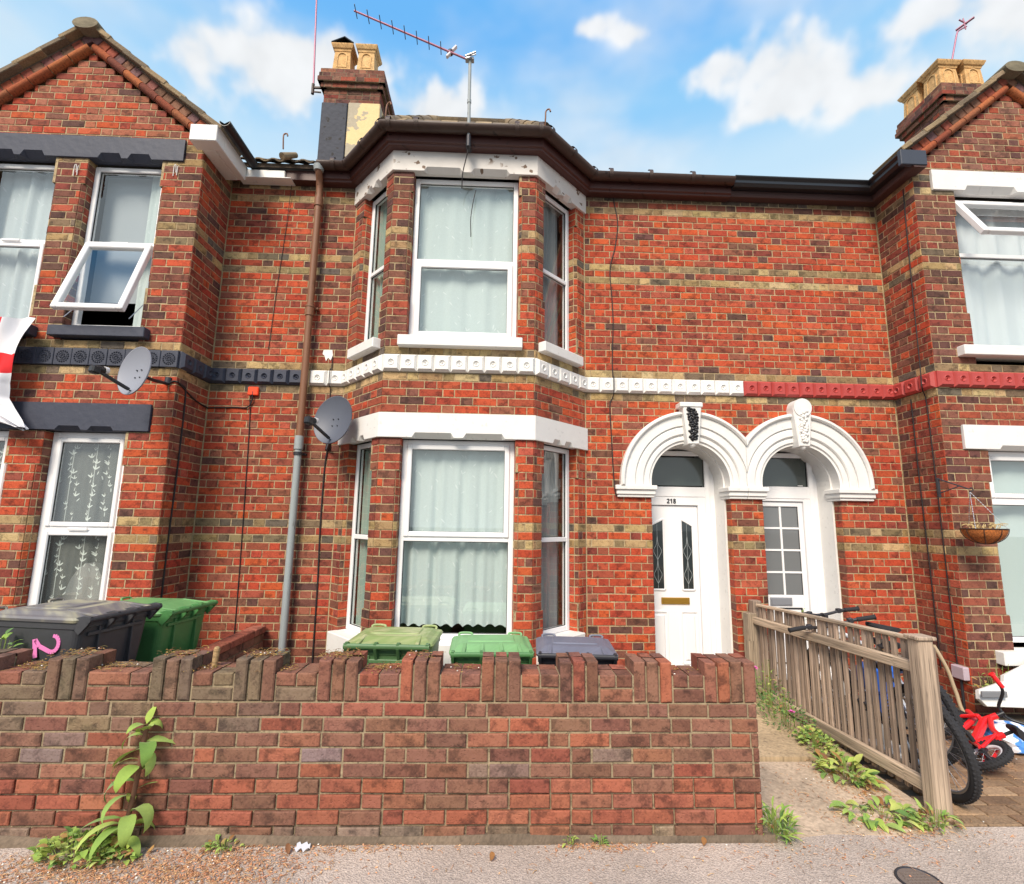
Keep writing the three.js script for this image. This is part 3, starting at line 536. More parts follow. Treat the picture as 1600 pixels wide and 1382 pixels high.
// ---------------------------------------------------------------- doorways
const DZ = -.36;
for (const [h, c, key] of [[houseC, A1, 'C'], [houseR, A2, 'R']]) {
  const own = key === 'C' ? [c - AO - .02, XR - .03] : [XR - .028, c + AO + .02];
  // plastered lining behind the brick reveal
  const s = poly([[own[0], -.1], [c - AR + .015, -.1], ...Array.from({ length: 25 }, (_, k) => { const a = Math.PI * (1 - k / 24), r = AR - .015; return [c + Math.cos(a) * r, ACY + Math.sin(a) * r]; }), [c + AR - .015, -.1], [own[1], -.1], [own[1], 2.93], [own[0], 2.93]]);
  obj('door_lining', move(extrude(s, .34, 0), 0, 0, -.125 - .34), M.white, h);
  // moulded arch: nested rings, each a step prouder, cut at the valley between the two
  const mid = (A1 + A2) / 2, cut = key === 'C' ? 1 : -1;
  const ring = (r0, r1, z0, z1, bev) => {
    const dx = Math.abs(mid - c) - .002, lim = r => r > dx ? Math.acos(dx / r) : 0, n = 40, pts = [];
    const a0 = r => cut > 0 ? lim(r) : 0, a1 = r => cut > 0 ? Math.PI : Math.PI - lim(r);
    for (let k = 0; k <= n; k++) { const a = a0(r1) + (a1(r1) - a0(r1)) * k / n; pts.push([c + Math.cos(a) * r1, ACY + Math.sin(a) * r1]); }
    if (!(lim(r1) > 0 && cut < 0)) pts.push([c - r1, SPR - .004]);
    else { pts.push([c - dx, ACY + Math.sqrt(r1 * r1 - dx * dx) - .001]); if (r0 < dx) pts.push([c - dx, SPR - .004]); }
    if (r0 < dx || cut > 0) pts.push([c - r0, SPR - .004]);
    for (let k = n; k >= 0; k--) { const a = a0(r0) + (a1(r0) - a0(r0)) * k / n; pts.push([c + Math.cos(a) * r0, ACY + Math.sin(a) * r0]); }
    if (r0 < dx || cut < 0) pts.push([c + r0, SPR - .004]);
    if (lim(r1) > 0 && cut > 0) { if (r0 < dx) pts.push([c + dx, SPR - .004]); } else pts.push([c + r1, SPR - .004]);
    return move(extrude(poly(pts), z1 - z0 - (bev || 0), bev || 0), 0, 0, z0);
  };
  obj('arch', [ring(AR, AR + .03, -.125, .012, 0), ring(AR + .028, AR + .075, -.04, .03, .006), ring(AR + .073, AR + .095, -.04, .016, 0), ring(AR + .093, AR + .175, -.04, .044, .01), ring(AR + .173, AR + .19, -.04, .026, 0), ring(AR + .188, AO - .045, -.04, .05, .004), ring(AO - .047, AO, -.04, .085, .016)], M.white, h);
  // imposts
  const imp = (x0, x1, zb, l = 1, r = 1) => { const L = []; for (const [y0, y1, e] of [[1.955, 1.985, .03], [1.985, 2.035, .046], [2.035, 2.082, .066]]) L.push(box(x0 - e * .7 * l, x1 + e * .7 * r, y0, y1 + .001, zb, e, .006)); return merge(L); };
  if (key === 'C') { obj('impost', imp(c - AO - .01, c - AR + .0, -.2), M.white, h); obj('impost', imp(c + AR + .0, XR - .030, -.2, 1, 0), M.white, h); } else { obj('impost', imp(XR - .027, c - AR, -.2, 0, 1), M.white, h); obj('impost', imp(c + AR, c + AO - .01, -.2), M.white, h); }
  // keystone
  const ks = poly([[-.062, 2.525], [.062, 2.525], [.105, 2.955], [-.105, 2.955]]);
  const key1 = obj('keystone', [move(extrude(ks, .15, .01), c, 0, -.03), key === 'C' ? box(c - .135, c + .115, 2.93, 2.985, -.02, .14, .008) : move(rotCap(.1, .17), c, 2.955, -.03)], M.white, h);
  function rotCap(r, d) { const g = new THREE.CylinderGeometry(r, r, d, 24, 1, false); g.rotateX(Math.PI / 2); g.translate(0, 0, d / 2); return g; }
  const knob = new THREE.SphereGeometry(.036, 12, 8); knob.translate(c, 2.527, .085); obj('drop', knob, M.white, key1);
  const L = [];
  for (let k = 0; k < 46; k++) { const y = 2.58 + .34 * ((k * .618) % 1), hw = .03 + (y - 2.56) * .11; const g = new THREE.SphereGeometry(1, 7, 5); g.scale(key === 'C' ? .03 : .02, key === 'C' ? .016 : .019, .02); g.rotateZ(rr(-1, 1)); g.translate(c + rr(-hw, hw) * .8, y, .128 + rr(0, .008)); L.push(g); }
  if (key === 'R') for (let k = 0; k < 22; k++) { const y = 2.58 + .36 * ((k * .618) % 1), hw = .03 + (y - 2.56) * .11; L.push(move(new THREE.TorusGeometry(.018, .006, 5, 10, 4.4), c + rr(-hw, hw) * .8, y, .13)); }
  const carv = obj('carving', L, key === 'C' ? std({ color: hex('#17171b'), roughness: .45 }) : M.white, key1); if (key === 'C') carv.userData.label = 'leafy carving painted black';
}
function paneGrid(parent, x0, x1, y0, y1, nx, ny, z, bw) { const L = []; for (let i = 1; i < nx; i++) { const x = x0 + (x1 - x0) * i / nx; L.push(box(x - bw / 2, x + bw / 2, y0, y1, z - .006, z + .008, .002)); } for (let j = 1; j < ny; j++) { const y = y0 + (y1 - y0) * j / ny; L.push(box(x0, x1, y - bw / 2, y + bw / 2, z - .005, z + .007, .002)); } obj('glazing_bar', L, M.upvc, parent); }
const font = await new FontLoader().loadAsync('fonts/droid/droid_sans_bold.typeface.json');
{ // door of the middle house
  const x0 = A1 - AR + .015, x1 = A1 + AR - .015, d = new THREE.Group(); d.name = 'front_door'; d.position.set(0, 0, DZ); houseC.add(d);
  const fx1 = 2.47;
  obj('door_frame', [...frameRect(1.70, fx1, .09, 2.515, .055, -.06, .03, .006), box(fx1, x1, .09, 2.56, -.07, .0, .004), box(1.754, fx1 - .054, 1.985, 2.10, -.058, .028, .006), box(1.754, 2.33, 1.89, 1.986, -.05, .022, .005), box(2.325, 2.416, .1, 1.986, -.05, .024, .006), box(x0, x1, .03, .095, -.08, .07, .006)], M.upvc, d);
  obj('fanlight', move(box(-.33, .33, -.165, .165, -.006, 0, .001), 2.085, 2.28, -.008), M.obscure, d);
  obj('gasket', frameRect(1.752, fx1 - .05, 2.096, 2.463, .009, -.012, .004, .001), M.rubber, d);
  const leaf = obj('door_panel', [box(1.715, 2.322, .10, 1.885, -.05, .0, .004)], M.upvc, d);
  const raised = (pts, t = .012) => move(extrude(poly(pts), t, .012), 0, 0, .001);
  const bead = (pts, w) => { const L = []; for (let i = 0; i < pts.length; i++) { const a = pts[i], b = pts[(i + 1) % pts.length]; L.push(bar([a[0], a[1], .004], [b[0], b[1], .004], .02, w, .006, [0, 0, 1])); } return L; };
  const gl = (a, b, left) => left ? [[a, .955], [b, .955], [b, 1.735], [a, 1.66]] : [[a, .955], [b, .955], [b, 1.66], [a, 1.735]];
  const lights = [gl(1.775, 1.925, true), gl(2.125, 2.258, false)];
  obj('moulding', [...lights.flatMap(p => bead(p.map(([x, y]) => [x + (x > 2.02 ? 0 : 0), y]), .022)), ...bead([[1.76, .18], [1.94, .18], [1.94, .72], [1.76, .72]], .016), ...bead([[2.10, .18], [2.28, .18], [2.28, .72], [2.10, .72]], .016), raised([[1.79, .21], [1.91, .21], [1.91, .69], [1.79, .69]], .004), raised([[2.13, .21], [2.25, .21], [2.25, .69], [2.13, .69]], .004)], M.upvc, leaf);
  const dk = new THREE.MeshPhysicalMaterial({ color: hex('#2b3234'), roughness: .12, clearcoat: 1 });
  for (const p of lights) obj('leaded_glass', move(extrude(poly(p), .004, 0), 0, 0, .002), dk, leaf);
  const came = []; for (const [cx, yy] of [[1.85, 1.12], [1.85, 1.38], [2.19, 1.12], [2.19, 1.38]]) for (const s of [-1, 1]) { came.push(tube([[cx, yy + .16, .008], [cx + s * .012, yy + .07, .008], [cx + s * .045, yy, .008], [cx + s * .02, yy - .06, .008], [cx, yy - .1, .008]], .0025, 14, 5)); }
  for (const cx of [1.85, 2.19]) came.push(rod([cx, .96, .008], [cx, 1.68, .008], .002));
  obj('lead_came', came, M.pipeGrey, leaf);
  const lb = obj('letterbox', [box(1.878, 2.195, .80, .872, .0, .014, .003)], M.gold, leaf); obj('flap', box(1.892, 2.181, .812, .86, .012, .02, .003), std({ color: hex('#b08a3a'), metalness: .7, roughness: .4 }), leaf);
  const n = new TextGeometry('218', { font, size: .052, depth: .006, curveSegments: 4 }); n.scale(.92, 1, 1); n.translate(1.965, 1.912, .023); obj('house_number', n, std({ color: hex('#14141a'), roughness: .4 }), d);
}
{ // door of the right house
  const x0 = A2 - AR + .015, x1 = A2 + AR - .015, d = new THREE.Group(); d.name = 'front_door'; d.position.set(0, 0, DZ); houseR.add(d);
  obj('door_frame', [...frameRect(2.95, 3.69, .09, 2.515, .055, -.06, .03, .006), box(3.69, x1, .09, 2.56, -.07, .0, .004), box(3.004, 3.636, 1.985, 2.125, -.058, .028, .006), box(3.56, 3.637, .1, 1.986, -.05, .024, .006), box(3.004, 3.561, 1.955, 1.986, -.05, .022, .004), box(x0, x1, .03, .095, -.08, .07, .006), box(3.5, 3.56, 2.132, 2.140, .028, .036, .002)], M.upvc, d);
  obj('fanlight', move(box(-.315, .315, -.165, .165, -.006, 0, .001), 3.32, 2.29, -.008), M.obscure, d);
  obj('gasket', frameRect(3.0, 3.64, 2.12, 2.463, .009, -.012, .004, .001), M.rubber, d);
  const leaf = obj('door_panel', [...frameRect(3.03, 3.556, .10, 1.95, .055, -.05, .004, .006), box(3.085, 3.501, .155, .912, -.045, -.004, .004)], M.upvc, d);
  obj('pane', move(box(-.21, .21, -.495, .495, -.006, 0, .001), 3.293, 1.405, -.014), M.obscure2, leaf); paneGrid(leaf, 3.085, 3.501, .912, 1.895, 2, 4, -.012, .022);
  obj('gasket', frameRect(3.082, 3.504, .909, 1.898, .008, -.02, -.008, .001), M.rubber, leaf);
  obj('letterbox', [box(3.11, 3.36, .80, .885, -.004, .012, .004), box(3.122, 3.348, .812, .873, .01, .017, .003)], M.metal, leaf);
  obj('moulding', frameRect(3.11, 3.476, .18, .775, .016, -.004, .006, .004), M.rubber, leaf);
}
// ---------------------------------------------------------------- eaves, gutters, roofs
function offsetPath(path, d) { // outward offset with mitred corners; outward as for Face
  const n = path.length, N = []; for (let i = 0; i < n - 1; i++) N.push(new Face(path[i], path[i + 1]).N);
  return path.map((p, i) => { const a = N[Math.max(0, i - 1)], b = N[Math.min(n - 2, i)], m = [a[0] + b[0], a[1] + b[1]], l = Math.hypot(...m), c = (a[0] * m[0] + a[1] * m[1]) / l; return [p[0] + m[0] / l * d / c, p[1] + m[1] / l * d / c]; });
}
function sweep(path, prof, smoothN = false) { // prof: closed list of [outward, y]
  const rings = path.map(() => []);
  for (const [d, y] of prof) offsetPath(path, d).forEach((p, i) => rings[i].push([p[0], y, p[1]]));
  return loft(rings, true, true, smoothN);
}
const halfRound = (d, y, r) => { const P = []; for (let k = 0; k <= 12; k++) { const a = Math.PI + Math.PI * k / 12; P.push([d + Math.cos(a) * r, y + Math.sin(a) * r]); } for (let k = 12; k >= 0; k--) { const a = Math.PI + Math.PI * k / 12, q = r - .006; P.push([d + Math.cos(a) * q, y + Math.sin(a) * q]); } return P; };
const ogee = (d, y, r) => [[d - r, y], [d - r, y - r * 1.5], [d + r * .3, y - r * 1.5], [d + r * .75, y - r * 1.1], [d + r * .7, y - r * .6], [d + r * 1.1, y - r * .2], [d + r * 1.1, y], [d + r * 1.0, y], [d + r * .95, y - r * .12], [d - r * .9, y - r * .12], [d - r * .9, y]];
const fasc = [[-.03, 5.463], [.085, 5.463], [.10, 5.468], [.105, 5.484], [.128, 5.492], [.132, 5.585], [-.03, 5.60]];
const pathC = [[XL + .0, 0], [bayL, 0], [bayA, BZ], [bayB, BZ], [bayR, 0], [XR - .07, 0]];
obj('eaves_board', sweep(pathC, fasc), M.brownWood, houseC);
const gutC = obj('gutter', sweep(pathC, halfRound(.19, 5.622, .066), true), M.brownIron, houseC);
{ // gutter joints and brackets
  const L = []; const off = offsetPath(pathC, .19);
  for (const [i, ts] of [[0, [.55]], [1, [.02, .5, .95]], [2, [.03, .2, .82, .97]], [3, [.05, .5, .97]], [4, [.12, .4, .7]]]) for (const t of ts) {
    const a = off[i], b = off[i + 1], p = [a[0] + (b[0] - a[0]) * t, a[1] + (b[1] - a[1]) * t], f = new Face(a, b);
    const g = new THREE.CylinderGeometry(.072, .072, .045, 16, 1, true, 0, Math.PI); g.rotateX(Math.PI); g.rotateZ(-Math.PI / 2); g.rotateX(0);
    g.rotateX(Math.PI * 1.5); g.rotateY(f.turn); L.push(move(g, p[0], 5.620, p[1]));
  }
  objs('gutter_joint', L, M.brownIron, gutC);
}
// left house: white boxed eaves, dark gutter
obj('eaves_board', [box(-3.135, -2.865, 5.41, 5.59, .60, .75, .006), box(-2.95, -2.866, 5.412, 5.588, .14, .602, .006), box(-3.085, -2.952, 5.412, 5.43, .14, .60, .003), box(-2.95, -2.44, 5.462, 5.56, .02, .138, .006), box(-2.95, -2.36, 5.45, 5.462, .02, .16, .002)], M.white, houseL);
obj('eaves_board', box(-2.44, XL - .004, 5.468, 5.6, -.02, .11, .004), M.brownWood, houseL);
obj('gutter', [sweep([[-2.87, .76], [-2.87, .0], [XL, 0]], halfRound(.075, 5.625, .055), true)], M.blackPlastic, houseL);
// right house: black ogee gutter with a square stop end
const pathR = [[XR - .066, 0], [NR, 0], [NR, .70]];
obj('eaves_board', sweep(pathR, [[-.03, 5.47], [.10, 5.47], [.11, 5.49], [.11, 5.6], [-.03, 5.6]]), M.soffit, houseR);
obj('gutter', sweep(pathR, ogee(.165, 5.645, .07), false), M.blackPlastic, houseR);
obj('gutter_end', box(4.245, 4.53, 5.49, 5.665, .66, .71, .006), std({ color: hex('#3a3f4c'), roughness: .5 }), houseR);

const tileCols = ['#9c8d78', '#8e8272', '#a6957a', '#827868', '#b09f82', '#968b7c'];
function tinted(g, list, k = 1) { const c = new THREE.Color(pick(list)).multiplyScalar(k), n = g.attributes.position.count, a = new Float32Array(n * 3); for (let i = 0; i < n; i++) { a[i * 3] = c.r; a[i * 3 + 1] = c.g; a[i * 3 + 2] = c.b; } g.setAttribute('color', new THREE.BufferAttribute(a, 3)); return g; }
{ // main roofs behind the eaves, one slab to each house
  const slope = (h, x0, x1) => { const G = new Geo(); G.col = [.2, .16, .13]; const P = (x, z, t) => [x, 5.635 + (.15 - z) * .66 + t, z], q = [[x0, .15], [x1, .15], [x1, -4.25], [x0, -4.25]];
    const b = q.map(([x, z]) => P(x, z, -.05)), t = q.map(([x, z]) => P(x, z, 0)), c = P((x0 + x1) / 2, -2, -.02); G.out(t, c); G.out(b, c); for (let i = 0; i < 4; i++) { const j = (i + 1) % 4; G.out([b[i], b[j], t[j], t[i]], c); }
    const back = [[x0, -4.25], [x1, -4.25], [x1, -8.6], [x0, -8.6]].map(([x, z]) => [x, 5.635 + (z + 8.65) * .66, z]); G.out(back, [0, 0, -6]); G.out([[x0, 0, -8.6], [x1, 0, -8.6], [x1, 5.7, -8.6], [x0, 5.7, -8.6]], [0, 3, -6]);
    const r = obj('roof', G.build(), M.tile, h);
    for (let x = x0 + .02; x < x1 - .1; x += .165) { if (x > bayL - .2 && x < bayR + .05) continue; const t = loft([0, 1].map(k => Array.from({ length: 7 }, (_, i) => { const a = i / 6; return [x + a * .16, 5.652 + Math.sin(a * Math.PI * 2) * .016 + k * .22, .20 - k * .33]; }).concat(Array.from({ length: 7 }, (_, i) => { const a = 1 - i / 6; return [x + a * .16, 5.636 + Math.sin(a * Math.PI * 2) * .016 + k * .22, .20 - k * .33]; }))), true, true, false); mesh('roof_tile', tinted(t, tileCols, .8), M.tile, r); }
    return r; };
  slope(houseL, -8.4, -5.85); slope(houseR, 6.95, 9.4); slope(houseL, -2.95, XL); slope(houseC, XL, XR); slope(houseR, XR, 4.4);
  // hipped roof of the bay
  const G = new Geo(); G.col = [.22, .18, .14]; const e = offsetPath(pathC.slice(1, 5), .16), E3 = e.map(([x, z]) => [x, 5.635, z]), R0 = [-.80, 6.37, -.02], R1 = [.07, 6.37, -.02];
  G.tri(E3[0], E3[1], R0); G.quad(E3[1], E3[2], R1, R0); G.tri(E3[2], E3[3], R1); G.quad(R0, R1, [.07, 6.27, -1.0], [-.80, 6.27, -1.0]); G.tri(E3[0], R0, [-.8, 6.27, -1]); G.tri(E3[3], [.07, 6.27, -1], R1);
  const br = obj('bay_roof', G.build(), M.tile, houseC);
  for (let k = 0; k < 9; k++) { const a = E3[1], b = E3[2], t0 = k / 9, x = a[0] + (b[0] - a[0]) * t0, w = (b[0] - a[0]) / 9; const g = box(0, w - .006, 0, .02, -.30, .02, .006); g.rotateX(.78); mesh('roof_tile', tinted(move(g, x, 5.645 + rr(0, .012), a[2] + .02), tileCols), M.tile, br); }
  for (let k = 0; k < 11; k++) { const a = R0, b = R1; const g = new THREE.CylinderGeometry(.085, .085, .16, 10, 1, false, -Math.PI / 2, Math.PI); g.rotateZ(Math.PI / 2); g.rotateX(-Math.PI / 2 * 0); mesh('ridge_tile', tinted(move(g, a[0] + (k + .5) / 11 * (b[0] - a[0]), 6.36, a[2]), tileCols), M.tile, br); }
  for (const [s, t] of [[E3[1], R0], [E3[2], R1]]) { // hip tiles with an iron hook at the foot
    const A = V(...s), B = V(...t), D = B.clone().sub(A).normalize(), q = new THREE.Quaternion().setFromUnitVectors(V(0, 1, 0), D);
    for (let k = 0; k < 5; k++) { const g = new THREE.CylinderGeometry(.066, .074, .25, 12, 1); g.translate(0, .125 + k * .24, 0); g.applyQuaternion(q); g.translate(s[0], s[1] + .02, s[2]); mesh('hip_tile', tinted(g, tileCols), M.tile, br); }
    obj('hip_hook', tube([[s[0], s[1] - .02, s[2] + .02], [s[0] + .005, s[1] + .12, s[2] + .05], [s[0] + .01, s[1] + .2, s[2] + .04], [s[0] + .04, s[1] + .22, s[2] + .05], [s[0] + .055, s[1] + .18, s[2] + .06]], .008, 20, 6), M.pipeBrown, br);
  }
  const lh = new THREE.CylinderGeometry(.03, .04, .22, 12); lh.rotateX(-.9); lh.rotateY(-.5); mesh('hip_tile', tinted(move(lh, -2.36, 5.66, .25), tileCols), M.tile, houseL);
  obj('hip_hook', tube([[-2.36, 5.62, .4], [-2.36, 5.74, .42], [-2.36, 5.79, .41], [-2.33, 5.80, .41], [-2.32, 5.77, .41]], .008, 16, 6), M.pipeBrown, houseL);
}
function gable(h, ax, hw, ht) {
  const th = Math.atan(SL), ux = Math.cos(th), uy = -Math.sin(th), full = ht / ux, cut = hw / ux;
  const roofL = []; { const G = new Geo(); G.col = [.2, .16, .13]; for (const s of [-1, 1]) { const P = (l, z, t) => [ax + s * l * ux - 0, 6.80 + l * uy + t, z]; const q = [[0, .60], [full, .60], [full, -4.3], [0, -4.3]], c = P(full / 2, -1, -.02), t = q.map(([l, z]) => P(l, z, 0)), b = q.map(([l, z]) => P(l, z, -.045)); G.out(t, c); G.out(b, c); for (let i = 0; i < 4; i++) { const j = (i + 1) % 4; G.out([b[i], b[j], t[j], t[i]], c); } } roofL.push(G.build()); }
  const roof = obj('roof', roofL, M.tile, h);
  const place = (g, s, l, y0, z = 0) => { g.rotateZ(s > 0 ? -th : th); return move(g, ax + s * l * ux, y0 + l * uy, z); };
  for (const s of [-1, 1]) {
    // moulded roll, header course, verge tiles: from the apex down
    let l = .03, i = 0;
    while (l < cut - .06) { const len = Math.min(.235, cut - l); const g = new THREE.CapsuleGeometry ? new THREE.CylinderGeometry(.044, .044, len - .010, 12) : 0; g.rotateZ(Math.PI / 2); g.scale(1, 1, 1.2); mesh('cornice_roll', tinted(place(move(g, s * len / 2, 0, 0), s, l, APY + .065, NZ + .012), ['#a85a38', '#8f4a34', '#b56a40', '#7d4436', '#a06242']), M.brick, h); l += len; if (++i > 12) break; }
    l = .0; i = 0;
    while (l < cut + .02) { const len = .118; const g = box(-len / 2 + .005, len / 2 - .005, -.045, .045, -.1, .048 + rr(-.002, .002), .005); mesh('cornice_brick', tinted(place(move(g, s * len / 2, 0, 0), s, l, APY + .16, NZ), ['#a5563c', '#8a5650', '#7a5a5c', '#9a5040', '#7a5a48', '#8c6450']), M.brick, h); l += len; if (++i > 24) break; }
    obj('cornice_bed', place(move(box(0, cut, -.045, .105, -.12, -.0, .002), s > 0 ? 0 : -cut, 0, 0), s, 0, APY + .09, NZ + .012), M.mortar, h);
    obj('cornice_bed', place(move(box(0, cut + .04, -.035, .04, -.12, .036, .002), s > 0 ? 0 : -(cut + .04), 0, 0), s, 0, APY + .155, NZ), M.mortar, h);
    l = .02; i = 0;
    while (l < full - .06) { const len = Math.min(.29, full - l + .02); const g = box(-len / 2 - .03, len / 2, -.026, .024, -.3, .125 + rr(-.006, .006), .006); g.rotateZ(s > 0 ? .045 : -.045); mesh('verge_tile', tinted(place(move(g, s * len / 2, 0, 0), s, l, APY + .265, NZ), tileCols), M.tile, roof); l += len - .02; if (++i > 9) break; }
  }
  for (let k = 0; k < 4; k++) { const g = new THREE.CylinderGeometry(.088, .088, .42, 16, 1); g.rotateX(Math.PI / 2); g.scale(1.5, .75, 1); mesh('ridge_tile', tinted(move(g, ax, 6.755, .50 - k * .43), ['#a09a88', '#94907e', '#aaa28e']), M.tile, roof); }
}
gable(houseL, APL, 1.28, 1.47); gable(houseR, APR, 1.20, 1.35);

// ---------------------------------------------------------------- chimneys
function pot(name, parent, x, y, z, w, h, cowl) {
  const L = [], ring = (a, yy) => [[-a, yy, a], [a, yy, a], [a, yy, -a], [-a, yy, -a]];
  const r = w / 2;
  L.push(loft([ring(r * .94, 0), ring(r * .90, h * .06), ring(r * .80, h * .72), ring(r * .86, h * .74), ring(r * .90, h * .80), ring(r * 1.0, h * .83), ring(r * 1.12, h * .93), ring(r * 1.14, h * .97), ring(r * 1.06, h), ring(r * .7, h), ring(r * .7, h * .8)], true, true, false));
  for (const [rx, s] of [[0, 1], [-Math.PI / 2, 1]]) { // raised arched panels on front and left side
    const a = r * .52, sh = new THREE.Shape(); sh.moveTo(-a, h * .10); sh.lineTo(a, h * .10); sh.lineTo(a, h * .52); sh.absarc(0, h * .52, a, 0, Math.PI, false); sh.closePath();
    const ho = new THREE.Path(); ho.moveTo(-a * .8, h * .13); ho.lineTo(-a * .8, h * .52); ho.absarc(0, h * .52, a * .8, Math.PI, 0, true); ho.lineTo(a * .8, h * .13); ho.closePath(); sh.holes.push(ho);
    const g = extrude(sh, .014, 0, 1, 8); g.rotateX(-.03); g.translate(0, 0, r * .86); g.rotateY(rx); L.push(g);
  }
  const p = obj(name, L.map(g => tinted(g, ['#f2c488', '#efbc7c', '#f5cc92'], 1.0)), std({ vertexColors: true, map: T.mortar, roughness: .9 }), parent); p.position.set(x, y, z);
  if (cowl) { const q = r * 1.1, L2 = []; const G = new Geo(); const b = [[-q, 0, q], [q, 0, q], [q, 0, -q], [-q, 0, -q]], a1 = [0, w * .62, q * .5], a2 = [0, w * .62, -q * .5]; G.out([b[0], a1, a2, b[3]], [0, 0, 0]); G.out([b[1], b[2], a2, a1], [0, 0, 0]); G.out([b[2], b[3], a2], [0, 0, 0]); L2.push(G.build()); L2.push(rod([-q, 0, q], [0, w * .62, q * .5], .012), rod([q, 0, q], [0, w * .62, q * .5], .012)); const c = obj('cowl', L2, new THREE.MeshStandardMaterial({ color: hex('#22262a'), roughness: .5, metalness: .4, side: THREE.DoubleSide }), p); c.position.y = h; }
  return p;
}
function chimney(parent, x0, x1, z0, z1, yb, ys, yt, paint) {
  const ch = new THREE.Group(); ch.name = 'chimney'; parent.add(ch); const key = 'ch' + x0; const nC = Math.round((yt - ys) / CH);
  const faces = (x0, x1, z0, z1, rows, colf) => { face(key, [x0, z1], [x1, z1], rows, { ends: 'xx', colf }); face(key, [x0, z0], [x0, z1], rows, { ends: 'xx', colf }); face(key, [x1, z1], [x1, z0], rows, { ends: 'xx', colf }); };
  const soot = () => { const x = rnd(); return colour(x < .5 ? PAL.dark : x < .8 ? PAL.brown : PAL.deep); };
  for (let i = 0; i < nC; i++) { const e = [.0, .045, .085, .07, .055, .04][i] ?? .03, r = [{ y0: ys + i * CH, y1: ys + (i + 1) * CH, k: i, par: i & 1 }]; faces(x0 - e, x1 + e, z0 - e, z1 + e, r, soot); mortarTop(x0 - e, x1 + e, z0 - e, z1 + e, ys + i * CH); }
  function mortarTop(a, b, c, d, y) { bin(key).mortar.push(box(a + .012, b - .012, y + .001, y + CH, c + .012, d - .012, .002)); }
  const rows = []; for (let y = ys - CH, k = 0; y > yb - .05; y -= CH, k++) rows.push({ y0: y, y1: y + CH, k, par: k & 1 });
  faces(x0, x1, z0, z1, paint ? rows.slice(0, 2) : rows, soot);
  bin(key).mortar.push(box(x0 + .012, x1 - .012, yb - .6, ys, z0 + .012, z1 - .012, .002));
  const w = bin(key); for (const k of w.bricks) { const G = new Geo(); brickGeo(G, k); if (area(k) > 0 && !paint) { const g = G.build(); mesh('brick', g, M.brick, ch); } else (w.rest ??= []).push(G.build()); }
  if (w.rest) { const m = obj('brickwork', w.rest, M.brick, ch); m.userData.kind = 'stuff'; }
  obj('mortar', w.mortar, M.mortarDark, ch);
  return ch;
}
{
  const c = chimney(houseC, -2.73, -1.875, -2.5, -1.5, 6.4, 8.085, 8.5, true), yT = 8.085 - 2 * CH;
  // painted render: charcoal on the left half, flaking cream on the right
  const flake = std({ map: rep(tex(512, (u, v) => { const f = smooth(.52, .545, pf(u, v, 5, 6, 80)); const a = [.90, .80, .60], b = [.70, .66, .58]; return [0, 1, 2].map(i => a[i] * (1 - f) + b[i] * f + .05 * (pf(u, v, 60, 2, 81) - .5)); }), 1.1), bumpMap: T.soft, bumpScale: .006, roughness: .9 });
  obj('render_coat', box(-2.742, -2.352, 6.0, yT, -2.0, -1.478, .01), std({ color: hex('#3b3f4c'), map: T.worn, bumpMap: T.soft, bumpScale: .012, roughness: .75 }), c).userData.label = 'charcoal painted half';
  obj('render_coat', box(-2.344, -1.862, 6.0, yT + .02, -2.51, -1.484, .012), flake, c).userData.label = 'flaking cream half';
  obj('flaunching', box(-2.76, -1.86, 8.5, 8.545, -2.5, -1.50, .02), M.mortarDark, c);
  pot('chimney_pot', c, -2.505, 8.54, -1.66, .30, .46, true); pot('chimney_pot', c, -2.135, 8.54, -1.66, .30, .46); pot('chimney_pot', c, -2.42, 8.54, -2.25, .29, .44);
}
{
  const c = chimney(houseR, 7.06, 8.12, -2.3, -1.5, 6.9, 8.33, 8.73, false);
  obj('flaunching', box(7.08, 8.1, 8.73, 8.77, -2.28, -1.52, .02), M.mortarDark, c);
  pot('chimney_pot', c, 7.25, 8.75, -1.70, .36, .48); pot('chimney_pot', c, 7.64, 8.75, -1.66, .34, .46); pot('chimney_pot', c, 7.25, 8.75, -2.12, .36, .48);
}
// ---------------------------------------------------------------- downpipe between left and middle house
{
  const d = new THREE.Group(); d.name = 'downpipe'; houseC.add(d); const x = -2.055, z = .092;
  obj('upper_pipe', [tube([[x + .01, 5.60, .19], [x + .01, 5.53, .185], [x + .004, 5.44, .12], [x, 5.33, z], [x, 5.1, z]], .038, 30, 14), rod([x, 5.2, z], [x, 2.46, z], .037, .037, 14), rod([x, 5.16, z], [x, 5.26, z], .047, .047, 14), rod([x, 3.86, z], [x, 3.95, z], .045, .045, 14)], M.pipeBrown, d);
  obj('hopper', rod([x + .01, 5.53, .19], [x + .01, 5.59, .19], .05, .062, 14), M.pipeGrey, d);
  obj('lower_pipe', [rod([x, 2.5, z], [x, .0, z], .0365, .0365, 14), rod([x, 2.39, z], [x, 2.53, z], .046, .046, 14)], M.pipeGrey, d);
  obj('bracket', [rod([x, 2.33, z], [x, 2.36, z], .047, .047, 14), box(x - .06, x + .06, 2.335, 2.355, .004, .05, .002)], M.darkMetal, d);
  obj('bracket', [rod([x, 3.955, z], [x, 3.975, z], .049, .049, 14), box(x - .07, x + .07, 3.955, 3.975, .004, .05, .002)], M.pipeBrown, d);
}
